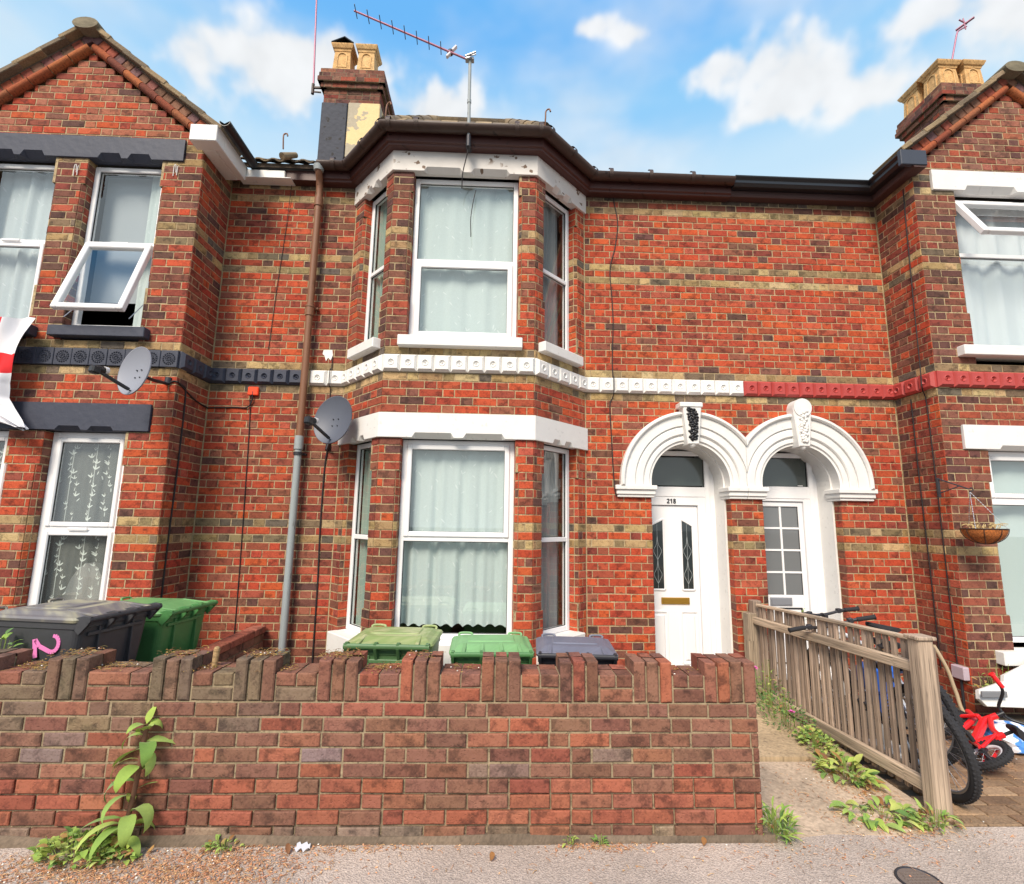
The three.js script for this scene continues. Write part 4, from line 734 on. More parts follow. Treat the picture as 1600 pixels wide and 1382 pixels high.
// ---------------------------------------------------------------- ground
{
  const g = new THREE.PlaneGeometry(240, 240); g.rotateX(-Math.PI / 2); const uv = g.attributes.uv; for (let i = 0; i < uv.count; i++) uv.setXY(i, uv.getX(i) * 120, uv.getY(i) * 120);
  const asp = std({ color: hex('#e0d4c9', .93), map: T.asphalt, bumpMap: T.asphaltBump, bumpScale: .006, roughness: .95 });
  const gr = struct('ground', g, std({ color: hex('#777470', .4), map: T.asphalt, roughness: .95 })); gr.position.y = -.13;
  const flat = (pts, y) => { const s = new THREE.ShapeGeometry(poly(pts.map(([x, z]) => [x, -z]))); s.rotateX(-Math.PI / 2); s.translate(0, y, 0); const p = s.attributes.position, u = s.attributes.uv; for (let i = 0; i < p.count; i++) u.setXY(i, p.getX(i) * .55, p.getZ(i) * .55); return s; };
  const slab = (pts, y, t) => { const s = extrude(poly(pts.map(([x, z]) => [x, -z])), t); s.rotateX(-Math.PI / 2); s.translate(0, y - t, 0); const p = s.attributes.position, u = s.attributes.uv; for (let i = 0; i < p.count; i++) u.setXY(i, p.getX(i) * .55, p.getZ(i) * .55); return s; };
  struct('pavement', slab([[-60, 4.6], [60, 4.6], [60, 2.30], [2.66, 2.30], [2.3, 2.38], [1.9, 2.36], [1.5, 2.42], [1.5, 2.2], [-60, 2.2]], .0, .12), asp);
  const K = []; for (let x = -12; x < 12; x += .92) K.push(box(x, x + .91, -.13, .006, 4.6, 4.73, .012)); struct('kerb', K, std({ color: hex('#a8a296', .7), map: T.concrete, roughness: .9 }));
  const conc = std({ color: hex('#e0cfbd', .9), map: T.concrete, bumpMap: T.grit, bumpScale: .006, roughness: .95 });
  struct('path', [slab([[1.5, 2.42], [1.9, 2.36], [2.3, 2.38], [2.66, 2.30], [2.66, 1.52], [1.5, 1.52]], .004, .1)], conc);
  struct('path', [slab([[1.5, 1.505], [2.66, 1.505], [2.66, .0], [1.5, .0]], .03, .1)], std({ color: hex('#dac6a8', .88), map: T.concrete, bumpMap: T.grit, bumpScale: .008, roughness: .95 }));
  struct('front_yard', [slab([[-60, 2.2], [-2.27, 2.2], [-2.27, 0], [NL, 0], [NL, NZ], [-60, NZ]], .0, .1), slab([[-2.272, 2.2], [1.5, 2.2], [1.5, 0], [bayR, 0], [bayB, BZ], [bayA, BZ], [bayL, 0], [-2.272, 0]], -.255, .1)], std({ color: hex('#8f8474', .55), map: T.concrete, roughness: .95 }));
  struct('front_yard', slab([[2.662, 2.298], [12, 2.298], [12, .3], [2.662, 0]], -.016, .1), std({ color: hex('#8f8474', .5), map: T.mortar, roughness: .95 }));
  // block paving of the right yard
  const yard = thing('block_paving', 'tan block paving in front of the right house beside the bicycles', 'paving'); yard.userData.kind = 'structure';
  const pc = ['#bfa083', '#b59478', '#c8ab8e', '#ab8c72', '#c2a58c']; let n = 0; const rest = [];
  for (let i = 0; i < 26; i++) for (let j = 0; j < 13; j++) {
    const z = 2.29 - j * .105, x = 2.67 + (j % 2) * .1 + i * .208, g = box(-.1, .1, -.03, .0, -.0495, .0495, .005); g.rotateZ(rr(-.006, .006)); tinted(g, pc, rr(.68, .86));
    move(g, x + .1, .006 + rr(-.002, .002), z - .05); if (n < 295 && x < 4.9) { const m = mesh('paver', g, M.tile, yard); n++; } else rest.push(g);
  }
  const m = obj('paver', rest, M.tile, yard); m.userData.kind = 'stuff';
}
// ---------------------------------------------------------------- front garden wall
const ZW = 2.414;
{
  const w = thing('garden_wall', 'long low red brick front wall topped with upright brick crenellations', 'wall', [0, 0, 0]);
  tone = .80; const C2 = .0767, f = new Face([-5.4, ZW], [1.5, ZW]), X0 = -5.4, k = 'gw';
  const col = (x, r) => { const q = rnd(); if (r.k === 0) return colour(q < .6 ? ['#968272', '#8a786a', '#a08c78', '#8c7464'] : PAL.brown); if (r.k < 4) return colour(q < .62 ? PAL.brownRed : PAL.brown); if (r.k < 7) return colour(q < .22 ? PAL.brownRed : q < .96 ? PAL.brown : ['#8f7c78', '#947a70']); return colour(x < -1.2 ? (q < .5 ? PAL.mossy : PAL.brown) : q < .75 ? PAL.brown : PAL.brownRed); };
  const rows = []; for (let i = 0; i < 9; i++) rows.push({ y0: i * C2, y1: (i + 1) * C2, k: i, par: i & 1 });
  const P3 = .225, lay = (ff, L, key, back) => { for (const r of rows) { // runs of stretchers with a header now and then
    const J = []; let x = -(r.par ? .1125 : 0) - rr(0, .02), c = 0; const head = 2 + ((r.k * 3) % 4);
    while (x < L) { J.push(x); x += (++c % 5 === head % 5) ? .1125 : P3; } J.push(L);
    for (let i = 0; i < J.length - 1; i++) { const a = Math.max(0, J[i]), b = Math.min(L, J[i + 1]); if (b - a < .03) continue; addBrick(key, ff, a, b, r.y0, r.y1, col(X0 + (a + b) / 2, r), { t: back ? .04 : .1, b: .005, joint: .0058, d: rr(-.003, .003) }); } } };
  lay(f, f.L, k);
  const fb = new Face([1.5, ZW - .215], [-5.4, ZW - .215]); lay(fb, fb.L, k, true);
  const fe = new Face([1.5, ZW], [1.5, ZW - .215]);
  for (const r of rows) for (const [a, b] of r.par ? [[.0, .105], [.11, .215]] : [[0, .215]]) addBrick(k, fe, Math.max(a, .002), b - .002, r.y0, r.y1, col(1.4, r), { t: .03, b: .005 });
  // crenellations
  const top = 9 * C2; const low = (a, b) => { for (const [yy, q] of [[0, 0], [1, 1]]) { const r = { y0: top + yy * C2, y1: top + (yy + 1) * C2, k: 8 + yy, par: q }; const split = b - a > .3 ? (q ? [a, a + .225, b] : [a, a + .1125, b]) : q ? [a, (a + b) / 2, b] : [a, b];
    for (let i = 0; i < split.length - 1; i++) for (const [ff, m] of [[f, 0], [fb, 1]]) { const u0 = m ? 1.5 - split[i + 1] : split[i] - X0, u1 = m ? 1.5 - split[i] : split[i + 1] - X0; const mid = (split[i] + split[i + 1]) / 2; addBrick(k, ff, u0, u1, r.y0, r.y1, colour(mid < -1 ? [...PAL.mossy, ...PAL.brown] : rnd() < .3 ? PAL.brownRed : PAL.brown), { t: .104, b: .007, joint: .005, d: rr(-.004, .003) }); } } };
  const sold = (x, n) => { for (let i = 0; i < n; i++) for (const [ff, m] of [[f, 0], [fb, 1]]) { const a = x + i * .075, b = a + .075, u0 = m ? 1.5 - b : a - X0, u1 = m ? 1.5 - a : b - X0; const q = rnd(); addBrick(k, ff, u0, u1, top, top + .222 + rr(-.004, .004), colour(x < -1.2 ? (q < .75 ? PAL.mossy : PAL.brown) : q < .3 ? PAL.brownRed : PAL.brown), { t: .104, b: .007, joint: .0058, d: rr(-.005, .004) }); } };
  const st = [-5.13, -4.68, -4.23, -3.78, -3.33, -2.88, -2.406, -1.852, -1.402, -.952, -.502, -.052, .385, .80, 1.205];
  st.forEach((x, i) => { const n = i === st.length - 1 ? 4 : 3; sold(x, n); const e = x + n * .075, nx = st[i + 1]; if (nx) low(e, nx); });
  const M1 = bin(k).mortar; M1.push(box(-5.4, 1.494, 4 * C2, top, ZW - .215 + .007, ZW - .008, .001), box(-5.4, 1.494, -.28, 4 * C2, ZW - .215 + .007, ZW - .017, .001)); for (let i = 0; i < st.length - 1; i++) { const n = 3; M1.push(box(st[i] + n * .075 - .01, st[i + 1] + .01, top - .002, top + 2 * C2 - .012, ZW - .2, ZW - .012, .002), box(st[i] + .01, st[i] + n * .075 - .01, top - .002, top + .19, ZW - .2, ZW - .018, .002)); } M1.push(box(1.215, 1.49, top - .002, top + .19, ZW - .2, ZW - .018, .002));
  tone = .89; layBricks(k, w, { most: 299, hidden: q => q.f === fb, mortar: std({ color: hex('#b8a88c', .88), map: T.mortar, bumpMap: T.grit, bumpScale: .004, roughness: .96 }) });
  // cement haunching at the foot
  const H = []; for (let i = 0; i < 24; i++) { const x = -5.4 + i * .29; H.push(loft([0, 1].map(e => { const q = .012 + .02 * pf((x + e * .29) * .2, .3, 16, 3, 5); return [[x + e * .29, -.02, ZW - .02], [x + e * .29, -.02, ZW + q * 1.6], [x + e * .29, q * .6, ZW + q], [x + e * .29, q * 1.6, ZW + .002], [x + e * .29, q * 1.6, ZW - .02]]; }), true, true, false)); }
  obj('haunching', H, std({ color: hex('#9a8b7c', .7), map: T.concrete, roughness: .95 }), w);
}
{ // low wall dividing the two front gardens
  const w = thing('dividing_wall', 'low brick wall dividing left and middle front gardens beside the grey downpipe', 'wall'), k = 'dw', A = [-2.27, .02], B = [-2.27, 1.9], f = new Face(B, A);
  for (let i = 0; i < 7; i++) { const r = { y0: i * .078, y1: (i + 1) * .078, k: i, par: i & 1 }; course(k, f, 0, f.L, r, .04, () => colour(PAL.brown), { t: .09, stretcher: true, joint: .005 }); }
  // brick-on-edge coping
  const cp = new Geo(); cp.col = [1, 1, 1]; const L = []; for (let i = 0; i < 8; i++) { const z = .03 + i * .228; L.push(tinted(box(-2.385, -2.255, .548, .612, z, z + .22, .006), PAL.brownRed, .95)); }
  bin(k).mortar.push(box(-2.372, -2.278, 0, .55, .03, 1.89, .002));
  layBricks(k, w, { hidden: () => false, mortar: M.mortarDark, most: 60 });
  for (const g of L) mesh(numbered('brick'), g, M.brick, w);
}
// ---------------------------------------------------------------- picket fence
const woodMat = (c, r = [1.3, .5]) => std({ color: hex(c, 1.2), map: rep(T.wood, r[0], r[1]), bumpMap: rep(T.wood, r[0], r[1]), bumpScale: .003, roughness: .9 });
{
  const fn = thing('picket_fence', 'weathered wooden picket fence dividing the path from the right yard', 'fence'), wm = [woodMat('#bcaa9b'), woodMat('#ae9c8e'), woodMat('#c4b2a4'), woodMat('#9e8e82')], wr = woodMat('#c5b5a2');
  const yT = z => .885 + (z - .2) * .052, yR = z => .735 + (z - .2) * .045, yB = z => .035 + (z - .2) * .042, xf = 2.64;
  const woodUV = (g, len) => g;
  for (let i = 0; i < 27; i++) { const z = .235 + i * .0715, h = yT(z) - .012, g = box(-.011, .011, 0, h - yB(z) + .06, -.0185, .0185, .003); const m = mesh('picket', g, pick(wm), fn); m.position.set(xf + .045, yB(z) - .06, z); m.rotation.set(rr(-.012, .012), 0, rr(-.008, .008)); }
  const rail = (n, y, h, w, dx, z0 = .17, z1 = 2.15) => { const L = z1 - z0, a = Math.atan2(y(z1) - y(z0), L), g = box(-w / 2, w / 2, -h / 2, h / 2, 0, Math.hypot(L, y(z1) - y(z0)), .005); const u = g.attributes.uv, p = g.attributes.position; for (let i = 0; i < u.count; i++) u.setXY(i, p.getY(i) + p.getX(i), p.getZ(i) + z0); const m = mesh(n, g, wr, fn); m.position.set(xf + dx, y(z0), z0); m.rotation.x = -a; return m; };
  rail('rail', z => yR(z), .066, .042, .008); rail('rail', z => yB(z) + .03, .078, .042, .008, .17, 2.13); rail('rail', z => yB(z) + .03, .07, .036, .078, .17, 2.13); rail('rail', z => yR(z), .06, .034, .076);
  rail('capping', z => yT(z), .024, .052, .045, .19, 2.16);
  const pm = woodMat('#c2b1a0');
  const pf1 = obj('post', box(-.048, .048, -.05, 1.0, -.045, .045, .006), pm, fn); pf1.position.set(2.655, 0, 2.2); obj('post_cap', box(-.062, .062, 1.0, 1.022, -.058, .058, .008), pm, pf1); obj('side_board', box(.05, .072, -.04, .955, -.045, .03, .004), wm[3], pf1);
  const pr = obj('post', box(-.05, .05, -.05, .80, -.05, .05, .006), woodMat('#a09484'), fn); pr.position.set(2.625, .0, .13); const p2 = obj('post', box(-.045, .045, -.05, .92, -.05, .05, .006), wm[3], fn); p2.position.set(2.695, 0, .11);
}
// ---------------------------------------------------------------- wheelie bins
function rrect(hx, z0, z1, y, r, n = 5) { // rounded rectangle ring
  const P = [], c = [[hx - r, z1 - r, 0], [-hx + r, z1 - r, 1], [-hx + r, z0 + r, 2], [hx - r, z0 + r, 3]];
  for (const [x, z, q] of c) for (let k = 0; k <= n; k++) { const a = q * Math.PI / 2 + k / n * Math.PI / 2; P.push([x + Math.cos(a) * r, y, z + Math.sin(a) * r]); }
  return P.reverse();
}
function makeBin(label, bodyC, lidC, pos, rotY, s, o = {}) { // handle side faces +z, local height 1.07
  const b = thing('wheelie_bin', label, 'wheelie bin', pos, rotY); b.scale.set(s, s, s * (o.deep ?? 1));
  const bm = std({ color: hex(bodyC), map: T.plastic, roughness: .48 }), lm = std({ color: hex(lidC), map: o.dusty ? rep(tex(256, (u, v) => { const d = smooth(.3, .8, pf(u, v, 9, 6, 90)) * .75; const a = o.dustA || [.56, .64, .40], c = [.80, .78, .62]; return [0, 1, 2].map(i => a[i] * (1 - d) + c[i] * d); }), 1.4) : T.plastic, roughness: .5 });
  if (o.dusty) lm.color.set(0xffffff).multiplyScalar(.85);
  obj('body', loft([rrect(.225, -.27, .22, .03, .06), rrect(.235, -.28, .235, .10, .06), rrect(.262, -.33, .30, .62, .05), rrect(.278, -.355, .325, .90, .045), rrect(.285, -.362, .335, .905, .045), rrect(.285, -.362, .335, .955, .045), rrect(.25, -.32, .30, .957, .04)], true, true, false), bm, b);
  // ribs on the handle side
  objs('rib', [box(-.135, -.120, .3, .90, .29, .338, .004), box(.12, .135, .3, .90, .29, .338, .004), box(-.21, .21, .85, .875, .30, .338, .004)], bm, b);
  const lid = obj('lid', loft([rrect(.295, -.40, .335, .945, .05), rrect(.30, -.405, .34, .962, .05), rrect(.29, -.395, .325, .975, .05), rrect(.265, -.355, .285, .980, .045), rrect(.235, -.30, .20, .998, .04), rrect(.215, -.27, .16, 1.002, .04)], true, true, false), lm, b);
  obj('lid_panel', loft([rrect(.175, -.22, .08, 1.001, .03), rrect(.165, -.21, .07, 1.009, .03)], true, true, false), lm, lid);
  objs('lid_grip', [-1, 1].map(q => tube([[q * .24, .965, -.37], [q * .24, .995, -.39], [q * .15, .995, -.39], [q * .15, .968, -.37]], .010, 16, 6)), lm, lid);
  const hb = obj('handle', [rod([-.285, .965, .395], [.285, .965, .395], .019, .019, 12), ...[-.27, -.075, .075, .27].map(x => { const sh = poly([[.30, .90], [.335, .87], [.41, .952], [.41, .985], [.36, .99], [.30, .975]]); const g = extrude(sh, .016, .002); g.rotateY(-Math.PI / 2); return move(g, x + .008, 0, 0); })], bm, b);
  objs('hinge_arm', (o.straps ? [-.2, -.07, .07, .2] : [-.2, .2]).map(x => bar([x, .975, .395], [x * .95, 1.0, .15], .026, .014, .004)), lm, lid);
  for (const x of [-.24, .24]) { const w = new THREE.CylinderGeometry(.1, .1, .05, 18); w.rotateZ(Math.PI / 2); const m = mesh('wheel', w, M.rubber, b); m.position.set(x, .1, .24); }
  return b;
}
const mb = .94;
makeBin('green wheelie bin with dusty pale lid, leftmost in the row of three', '#587f52', '#84a67a', [-.72, -.225, 1.36], -.05, 1.06, { dusty: true, deep: .68 });
makeBin('clean bright green wheelie bin with lid straps, in the middle of the row', '#558a54', '#80b57a', [.0, -.25, 1.34], .03, 1.03, { straps: true, deep: .68 });
makeBin('black wheelie bin with blue grey lid in front of the brick beside the door', '#34363e', '#74788a', [.645, -.235, 1.32], -.08, 1.0, { deep: .7 });
const kb = makeBin('dark grey wheelie bin daubed with a pink painted 2, at the left edge', '#47484d', '#747378', [-2.90, .055, 1.62], Math.PI / 2 - .16, 1.0, { dusty: true, dustA: [.45, .44, .46] });
makeBin('green wheelie bin standing behind the dark grey bin', '#4f8a50', '#74a96c', [-2.84, -.01, .93], Math.PI / 2 - .1, .98);
{ // painted digit on the side of the dark bin: brush strokes lying on the panel
  const g = []; const S2 = (pts, w) => { for (let i = 0; i < pts.length - 1; i++) g.push(bar([pts[i][0], pts[i][1], 0], [pts[i + 1][0], pts[i + 1][1], 0], w, .003, .001, [0, 0, 1])); };
  const arc = []; for (let k = 0; k <= 12; k++) { const a = Math.PI * (.95 - 1.15 * k / 12); arc.push([Math.cos(a) * .05, .06 + Math.sin(a) * .045]); } S2([...arc, [.0, -.03], [-.045, -.06]], .026); S2([[-.05, -.065], [.065, -.06]], .03);
  const p = obj('painted_digit', g, std({ color: hex('#e07ab8'), roughness: .7 }), kb); p.rotation.set(0, Math.PI / 2 * -1, 0); p.rotation.order = 'YXZ'; p.position.set(-.279, .80, .10); p.rotation.y = -Math.PI / 2; p.rotation.x = -.06; p.rotation.z = -1.35;
}
// ---------------------------------------------------------------- curtains behind the panes
function curtain(label, f, u0, u1, y0, y1, d, mat, { folds = 6, amp = .018, scallop = 0, gather = 0 } = {}) {
  const n = Math.max(30, folds * 8), m = 8, p = [], uv = [], idx = [], ph = rr(0, 6);
  for (let j = 0; j <= m; j++) for (let i = 0; i <= n; i++) {
    const t = i / n, u = u0 + (u1 - u0) * t, s = j / m, w = .7 * Math.sin(t * folds * Math.PI * 2 + ph + 1.6 * Math.sin(t * 5.3 + ph)) + .5 * Math.sin(t * folds * 3.7 + s * 1.4 + ph * 2) + .35 * Math.sin(t * folds * 11.3 - s * .6);
    const sc = j === 0 && scallop ? scallop * Math.abs(Math.sin(t * folds * Math.PI * 1.5)) : 0;
    p.push(...f.P(u, y0 + (y1 - y0) * s + (s < .1 ? sc : 0), -d + w * amp * (1 - gather * s))); uv.push(u, y0 + (y1 - y0) * s);
  }
  for (let j = 0; j < m; j++) for (let i = 0; i < n; i++) { const a = j * (n + 1) + i; idx.push(a, a + 1, a + n + 2, a, a + n + 2, a + n + 1); }
  const g = new THREE.BufferGeometry(); g.setAttribute('position', new THREE.Float32BufferAttribute(p, 3)); g.setAttribute('uv', new THREE.Float32BufferAttribute(uv, 2)); g.setIndex(idx); g.computeVertexNormals();
  return single('curtain', g, mat, label, 'curtain');
}
const motifs = Array.from({ length: 26 }, () => [rnd(), rnd(), rr(-.5, .5) + (rnd() < .5 ? .5 : -.5), rr(.016, .03)]);
const leafAt = (u, v, list, k = 1) => { let s = 0; for (const [x, y, a, r] of list) { let dx = u - x, dy = v - y; dx -= Math.round(dx); dy -= Math.round(dy); const c = Math.cos(a), q = Math.sin(a), e = (dx * c + dy * q) / (r * .32), h = (-dx * q + dy * c) / (r * 1.25); if (e * e + h * h < k) s = 1; } return s; };
const netTex = tex(512, (u, v) => { const k = .93 + .04 * (pf(u, v, 90, 2, 100) - .5); return leafAt(u, v, motifs) ? [1, 1, 1] : [k * .975, k, k * .998]; });
const net = std({ map: rep(netTex, 1.35), color: hex('#e4ecec', .84), roughness: 1, side: THREE.DoubleSide });
const netBlue = std({ map: rep(netTex, 1.35), color: hex('#e2e8ee', .84), roughness: 1, side: THREE.DoubleSide });
const plainBlue = std({ color: hex('#dde6ec', .8), roughness: 1, side: THREE.DoubleSide }), plainCyan = std({ color: hex('#d6e6e6', .76), roughness: 1, side: THREE.DoubleSide }), grey = std({ color: hex('#a9aeb0', .7), roughness: 1, side: THREE.DoubleSide }), sage = std({ color: hex('#a3bab0', .8), roughness: 1, side: THREE.DoubleSide });
const flowers = []; for (let c = 0; c < 4; c++) for (let k = 0; k < 11; k++) { const x = (c + .5) / 4 + rr(-.07, .07), y = (k + .5) / 11 + rr(-.035, .035), r = rr(.018, .032); for (const a of [-1.0, 0, 1.0]) flowers.push([x + Math.sin(-a) * r * .9, y + Math.cos(a) * r * .9 - .01, a, r * .8]); flowers.push([x + rr(-.05, .05), y - .05, rr(-1, 1), .018]); }
const laceA = tex(512, (u, v) => { const st = smooth(.03, .0, Math.abs(((u * 3) % 1) - .02)) * .75; const k = leafAt(u, v, flowers) ? .92 : Math.max(st, .20 + .10 * (pf(u, v, 120, 2, 110) - .5)); return k; }, { data: true });
const lace = std({ color: hex('#eef4ee', .9), alphaMap: rep(laceA, 1.5, 1.15), transparent: true, roughness: 1, side: THREE.DoubleSide });
curtain('pale cyan net curtain in the upper front window of the middle bay', fCf, .22, 1.29, 3.46, 5.24, .20, net, { folds: 5, amp: .009 });
curtain('pale cyan net curtain with scalloped hem above the green bins', fCf, .22, 1.29, .69, 2.45, .20, net, { folds: 7, amp: .026, scallop: .03, gather: .75 });
curtain('sage net curtain in narrow upper left window of the middle bay', fCl, .19, .70, 3.46, 5.24, .19, sage, { folds: 5, amp: .02 });
curtain('sage net curtain in narrow lower left window of the middle bay', fCl, .19, .70, .6, 2.45, .19, sage, { folds: 5, amp: .02 });
curtain('grey drape in narrow upper right window of the middle bay', fCr, .14, .62, 3.46, 5.24, .20, grey, { folds: 4, amp: .025 });
curtain('grey drape in narrow lower right window of the middle bay', fCr, .14, .66, .6, 2.45, .20, grey, { folds: 4, amp: .022 });
curtain('white net curtain beside the open casement of the left house', fL, oL[1][0] + .50, oL[1][1], 3.47, 5.29, .22, net, { folds: 2, amp: .012 });
curtain('pale added blind standing in for sky reflected at the open casement of the left house', fL, oL[1][0], oL[1][1], 3.86, 5.29, .27, std({ color: hex('#ccd4dc', .62), roughness: 1, side: THREE.DoubleSide }), { folds: 1, amp: .004 });  // added blind, its pale colour stands in for the sky reflection
curtain('pale net curtain in the upper window above the flag', fL, ...oL[0], 3.47, 5.29, .24, netBlue, { folds: 4, amp: .02 });
curtain('flowered white lace curtain behind the dark grey bin', fL, ...oL[1], .6, 2.47, .18, lace, { folds: 6, amp: .015 });
curtain('flowered white lace curtain in the lower window at the left edge', fL, ...oL[0], .6, 2.47, .18, lace, { folds: 6, amp: .015 });
curtain('pale folded curtain under the open top light of the right house', fR, ...oR, 3.5, 5.28, .22, plainBlue, { folds: 5, amp: .03 });
curtain('pale cyan curtain in the lower right window beside the hanging basket', fR, ...oR, .6, 2.47, .22, plainCyan, { folds: 3, amp: .015 });
{ // pale rounded hump seen through the lace
  const g = loft([0, 1].map(k => Array.from({ length: 14 }, (_, i) => { const a = Math.PI * i / 13; return [-3.92 + Math.cos(a) * .26, .4 + Math.sin(a) * .82, .22 - k * .1]; })), true, true, false);
  single('hump', g, std({ color: hex('#b9b6b4', .8), roughness: .9 }), 'rounded pale grey hump behind lace curtain', 'hump');
}
// ---------------------------------------------------------------- satellite dishes
function dish(label, pos, target, wall, s, c) {
  const t = thing('satellite_dish', label, 'satellite dish', pos); t.lookAt(...target);
  const R = .255 * s, dp = .055 * s, pr = []; for (let k = 0; k <= 10; k++) { const r = R * k / 10; pr.push(new THREE.Vector2(Math.max(r, .0004), dp * (k / 10) ** 2 - dp)); } pr.push(new THREE.Vector2(R + .004, .004), new THREE.Vector2(R + .004, -.008)); for (let k = 10; k >= 0; k--) { const r = R * k / 10; pr.push(new THREE.Vector2(Math.max(r, .0004), dp * (k / 10) ** 2 - dp - .008)); }
  const g = new THREE.LatheGeometry(pr, 40); g.rotateX(Math.PI / 2); g.scale(.88, 1, 1);
  obj('reflector', g, new THREE.MeshStandardMaterial({ color: hex(c), roughness: .5, side: THREE.DoubleSide }), t);
  obj('arm', bar([0, -R * .8, .0], [0, -R * .52, .29 * s], .026, .026, .004), M.blackPlastic, t);
  obj('receiver', [rod([0, -R * .47, .33 * s], [0, -R * .40, .25 * s], .034, .026, 14), box(-.032, .032, -R * .66, -R * .36, .29 * s, .37 * s, .012)], M.blackPlastic, t);
  obj('feed_cap', rod([0, -R * .40, .252 * s], [0, -R * .37, .222 * s], .031, .027, 14), std({ color: hex('#d8d6da'), roughness: .5 }), t);
  objs('bolt', [[.03, .02], [-.03, .02], [.03, -.05], [-.03, -.05], [.0, -R * .82]].map(([x, y]) => move(new THREE.CylinderGeometry(.006, .006, .012, 8).rotateX(Math.PI / 2), x, y, -dp + .006 + (y < -.1 ? dp * .66 : 0))), M.darkMetal, t);
  t.updateMatrixWorld(true); const w = t.worldToLocal(V(...wall)); const w0 = [w.x, w.y, w.z];
  obj('bracket', [tube([[0, -.02, -dp - .005], [0, -.02, -dp - .07], [w.x * .5, w.y * .6 - .02, Math.min(-dp - .09, w.z * .6)], w0], .016, 20, 8), rod([w.x - .0, w.y, w.z], [w.x + .001, w.y + .06, w.z], .03, .03, 10)], M.darkMetal, t);
  return t;
}
dish('grey satellite dish on the left bay between black frieze and lintel', [-3.215, 2.95, .95], [-4.05, 3.2, 3.0], [-3.17, 2.94, .555], .88, '#888c98');
dish('slate grey satellite dish overlapping the left end of the lower white lintel', [-1.625, 2.655, .40], [-2.12, 2.87, 1.75], [-1.78, 2.40, .006], .97, '#565b68');
// ---------------------------------------------------------------- aerials
const pinkish = std({ color: hex('#b0788c'), metalness: .3, roughness: .5 });
{
  const t = thing('television_aerial', 'television aerial with long boom on a grey mast above the middle bay', 'aerial', [-.335, 5.45, .80]);
  obj('mast', [rod([0, -.02, 0], [-.012, .98, 0], .017, .017, 10), rod([-.006, .46, 0], [-.007, .50, 0], .022, .022, 10)], M.pipeGrey, t);
  obj('bracket', [bar([0, .0, 0], [0, .0, -.12], .05, .02), rod([0, -.04, 0], [0, .08, 0], .026, .026, 10)], M.darkMetal, t);
  const a = [-.02, .965, .0], b = [-1.20, 1.36, .12]; obj('boom', rod(a, b, .011, .009, 8), pinkish, t);
  for (let k = 0; k < 8; k++) { const q = .25 + k * .105, p = [0, 1, 2].map(i => a[i] + (b[i] - a[i]) * q); obj('element', rod([p[0] - .004, p[1] - .006, p[2] - .07], [p[0] + .004, p[1] + .006, p[2] + .07], .0045, .0045, 6), M.darkMetal, t); }
  { const p = [0, 1, 2].map(i => a[i] + (b[i] - a[i]) * .16); objs('dipole', [bar([p[0] - .045, p[1] - .06, p[2]], [p[0] - .008, p[1] - .012, p[2]], .04, .022, .009), bar([p[0] + .012, p[1] + .02, p[2]], [p[0] + .055, p[1] + .075, p[2]], .04, .022, .009)], std({ color: hex('#e6dfe2'), roughness: .5 }), t); obj('junction_box', move(new THREE.SphereGeometry(.034, 12, 8), p[0] - .01, p[1] + .03, p[2] - .03), M.darkMetal, t); }
  obj('clamp', [box(-.06, .03, .955, .985, -.03, .03, .005), bar([-.06, .96, .05], [.05, 1.015, .05], .02, .014), bar([-.05, 1.03, -.02], [.05, 1.06, -.02], .012, .006)], M.metal, t);
}
{
  const t = thing('television_aerial', 'thin upright aerial mast bracketed to the left side of the middle chimney', 'aerial', [-2.94, 8.2, -1.55]);
  obj('mast', rod([.03, -.06, 0], [-.05, 1.75, 0], .015, .013, 8), pinkish, t); obj('bracket', [bar([.02, .03, 0], [.14, .05, -.02], .03, .03), rod([.02, -.08, 0], [.02, .09, 0], .024, .024, 8), bar([.02, -.04, 0], [.14, -.03, -.02], .02, .02)], M.brownIron, t);
}
{
  const t = thing('television_aerial', 'leaning aerial mast beside the chimney pots of the right house', 'aerial', [7.55, 8.55, -2.0]);
  obj('mast', tube([[-.1, 0, 0], [.2, .95, 0], [.42, 1.72, 0], [.46, 1.80, 0], [.62, 1.90, 0]], .014, 30, 8, false, .2), pinkish, t); obj('head', [bar([.52, 1.92, -.1], [.68, 1.98, .1], .04, .02), bar([.5, 2.03, 0], [.64, 1.95, 0], .02, .02), rod([.60, 1.84, 0], [.58, 2.06, 0], .01)], pinkish, t);
}
// ---------------------------------------------------------------- cables on the walls
const cab = (label, pts, r = .0058, m = M.cable) => single('cable', tube(pts, r, pts.length * 8, 6), m, label, 'cable');
cab('black cable wandering down the wall from gutter to the door arch', [[1.325, 5.46, .01], [1.335, 5.40, .008], [1.372, 5.14, .01], [1.34, 4.85, .008], [1.275, 4.56, .01], [1.292, 4.2, .008], [1.30, 3.9, .008], [1.285, 3.5, .008], [1.286, 3.29, .02], [1.286, 3.27, .062], [1.284, 3.09, .06], [1.284, 3.05, .01], [1.25, 2.95, .008], [1.262, 2.6, .008], [1.278, 2.2, .01], [1.282, 2.05, .03], [1.30, 1.96, .03]]);
cab('thin black cable dropping from the orange box on the left wall', [[-2.615, 2.985, .03], [-2.64, 2.95, .02], [-2.625, 2.7, .007], [-2.6, 1.9, .007], [-2.58, 1.1, .007], [-2.57, .4, .007]], .0048);
cab('black cable running from the left dish round the corner to the orange box', [[-3.17, 2.93, .56], [-3.12, 2.965, .558], [-3.088, 2.965, .552], [-3.082, 2.955, .52], [-3.082, 2.86, .25], [-3.083, 2.83, .02], [-3.06, 2.828, .008], [-2.8, 2.84, .008], [-2.67, 2.84, .012], [-2.62, 2.90, .02], [-2.61, 2.97, .03]], .0075);
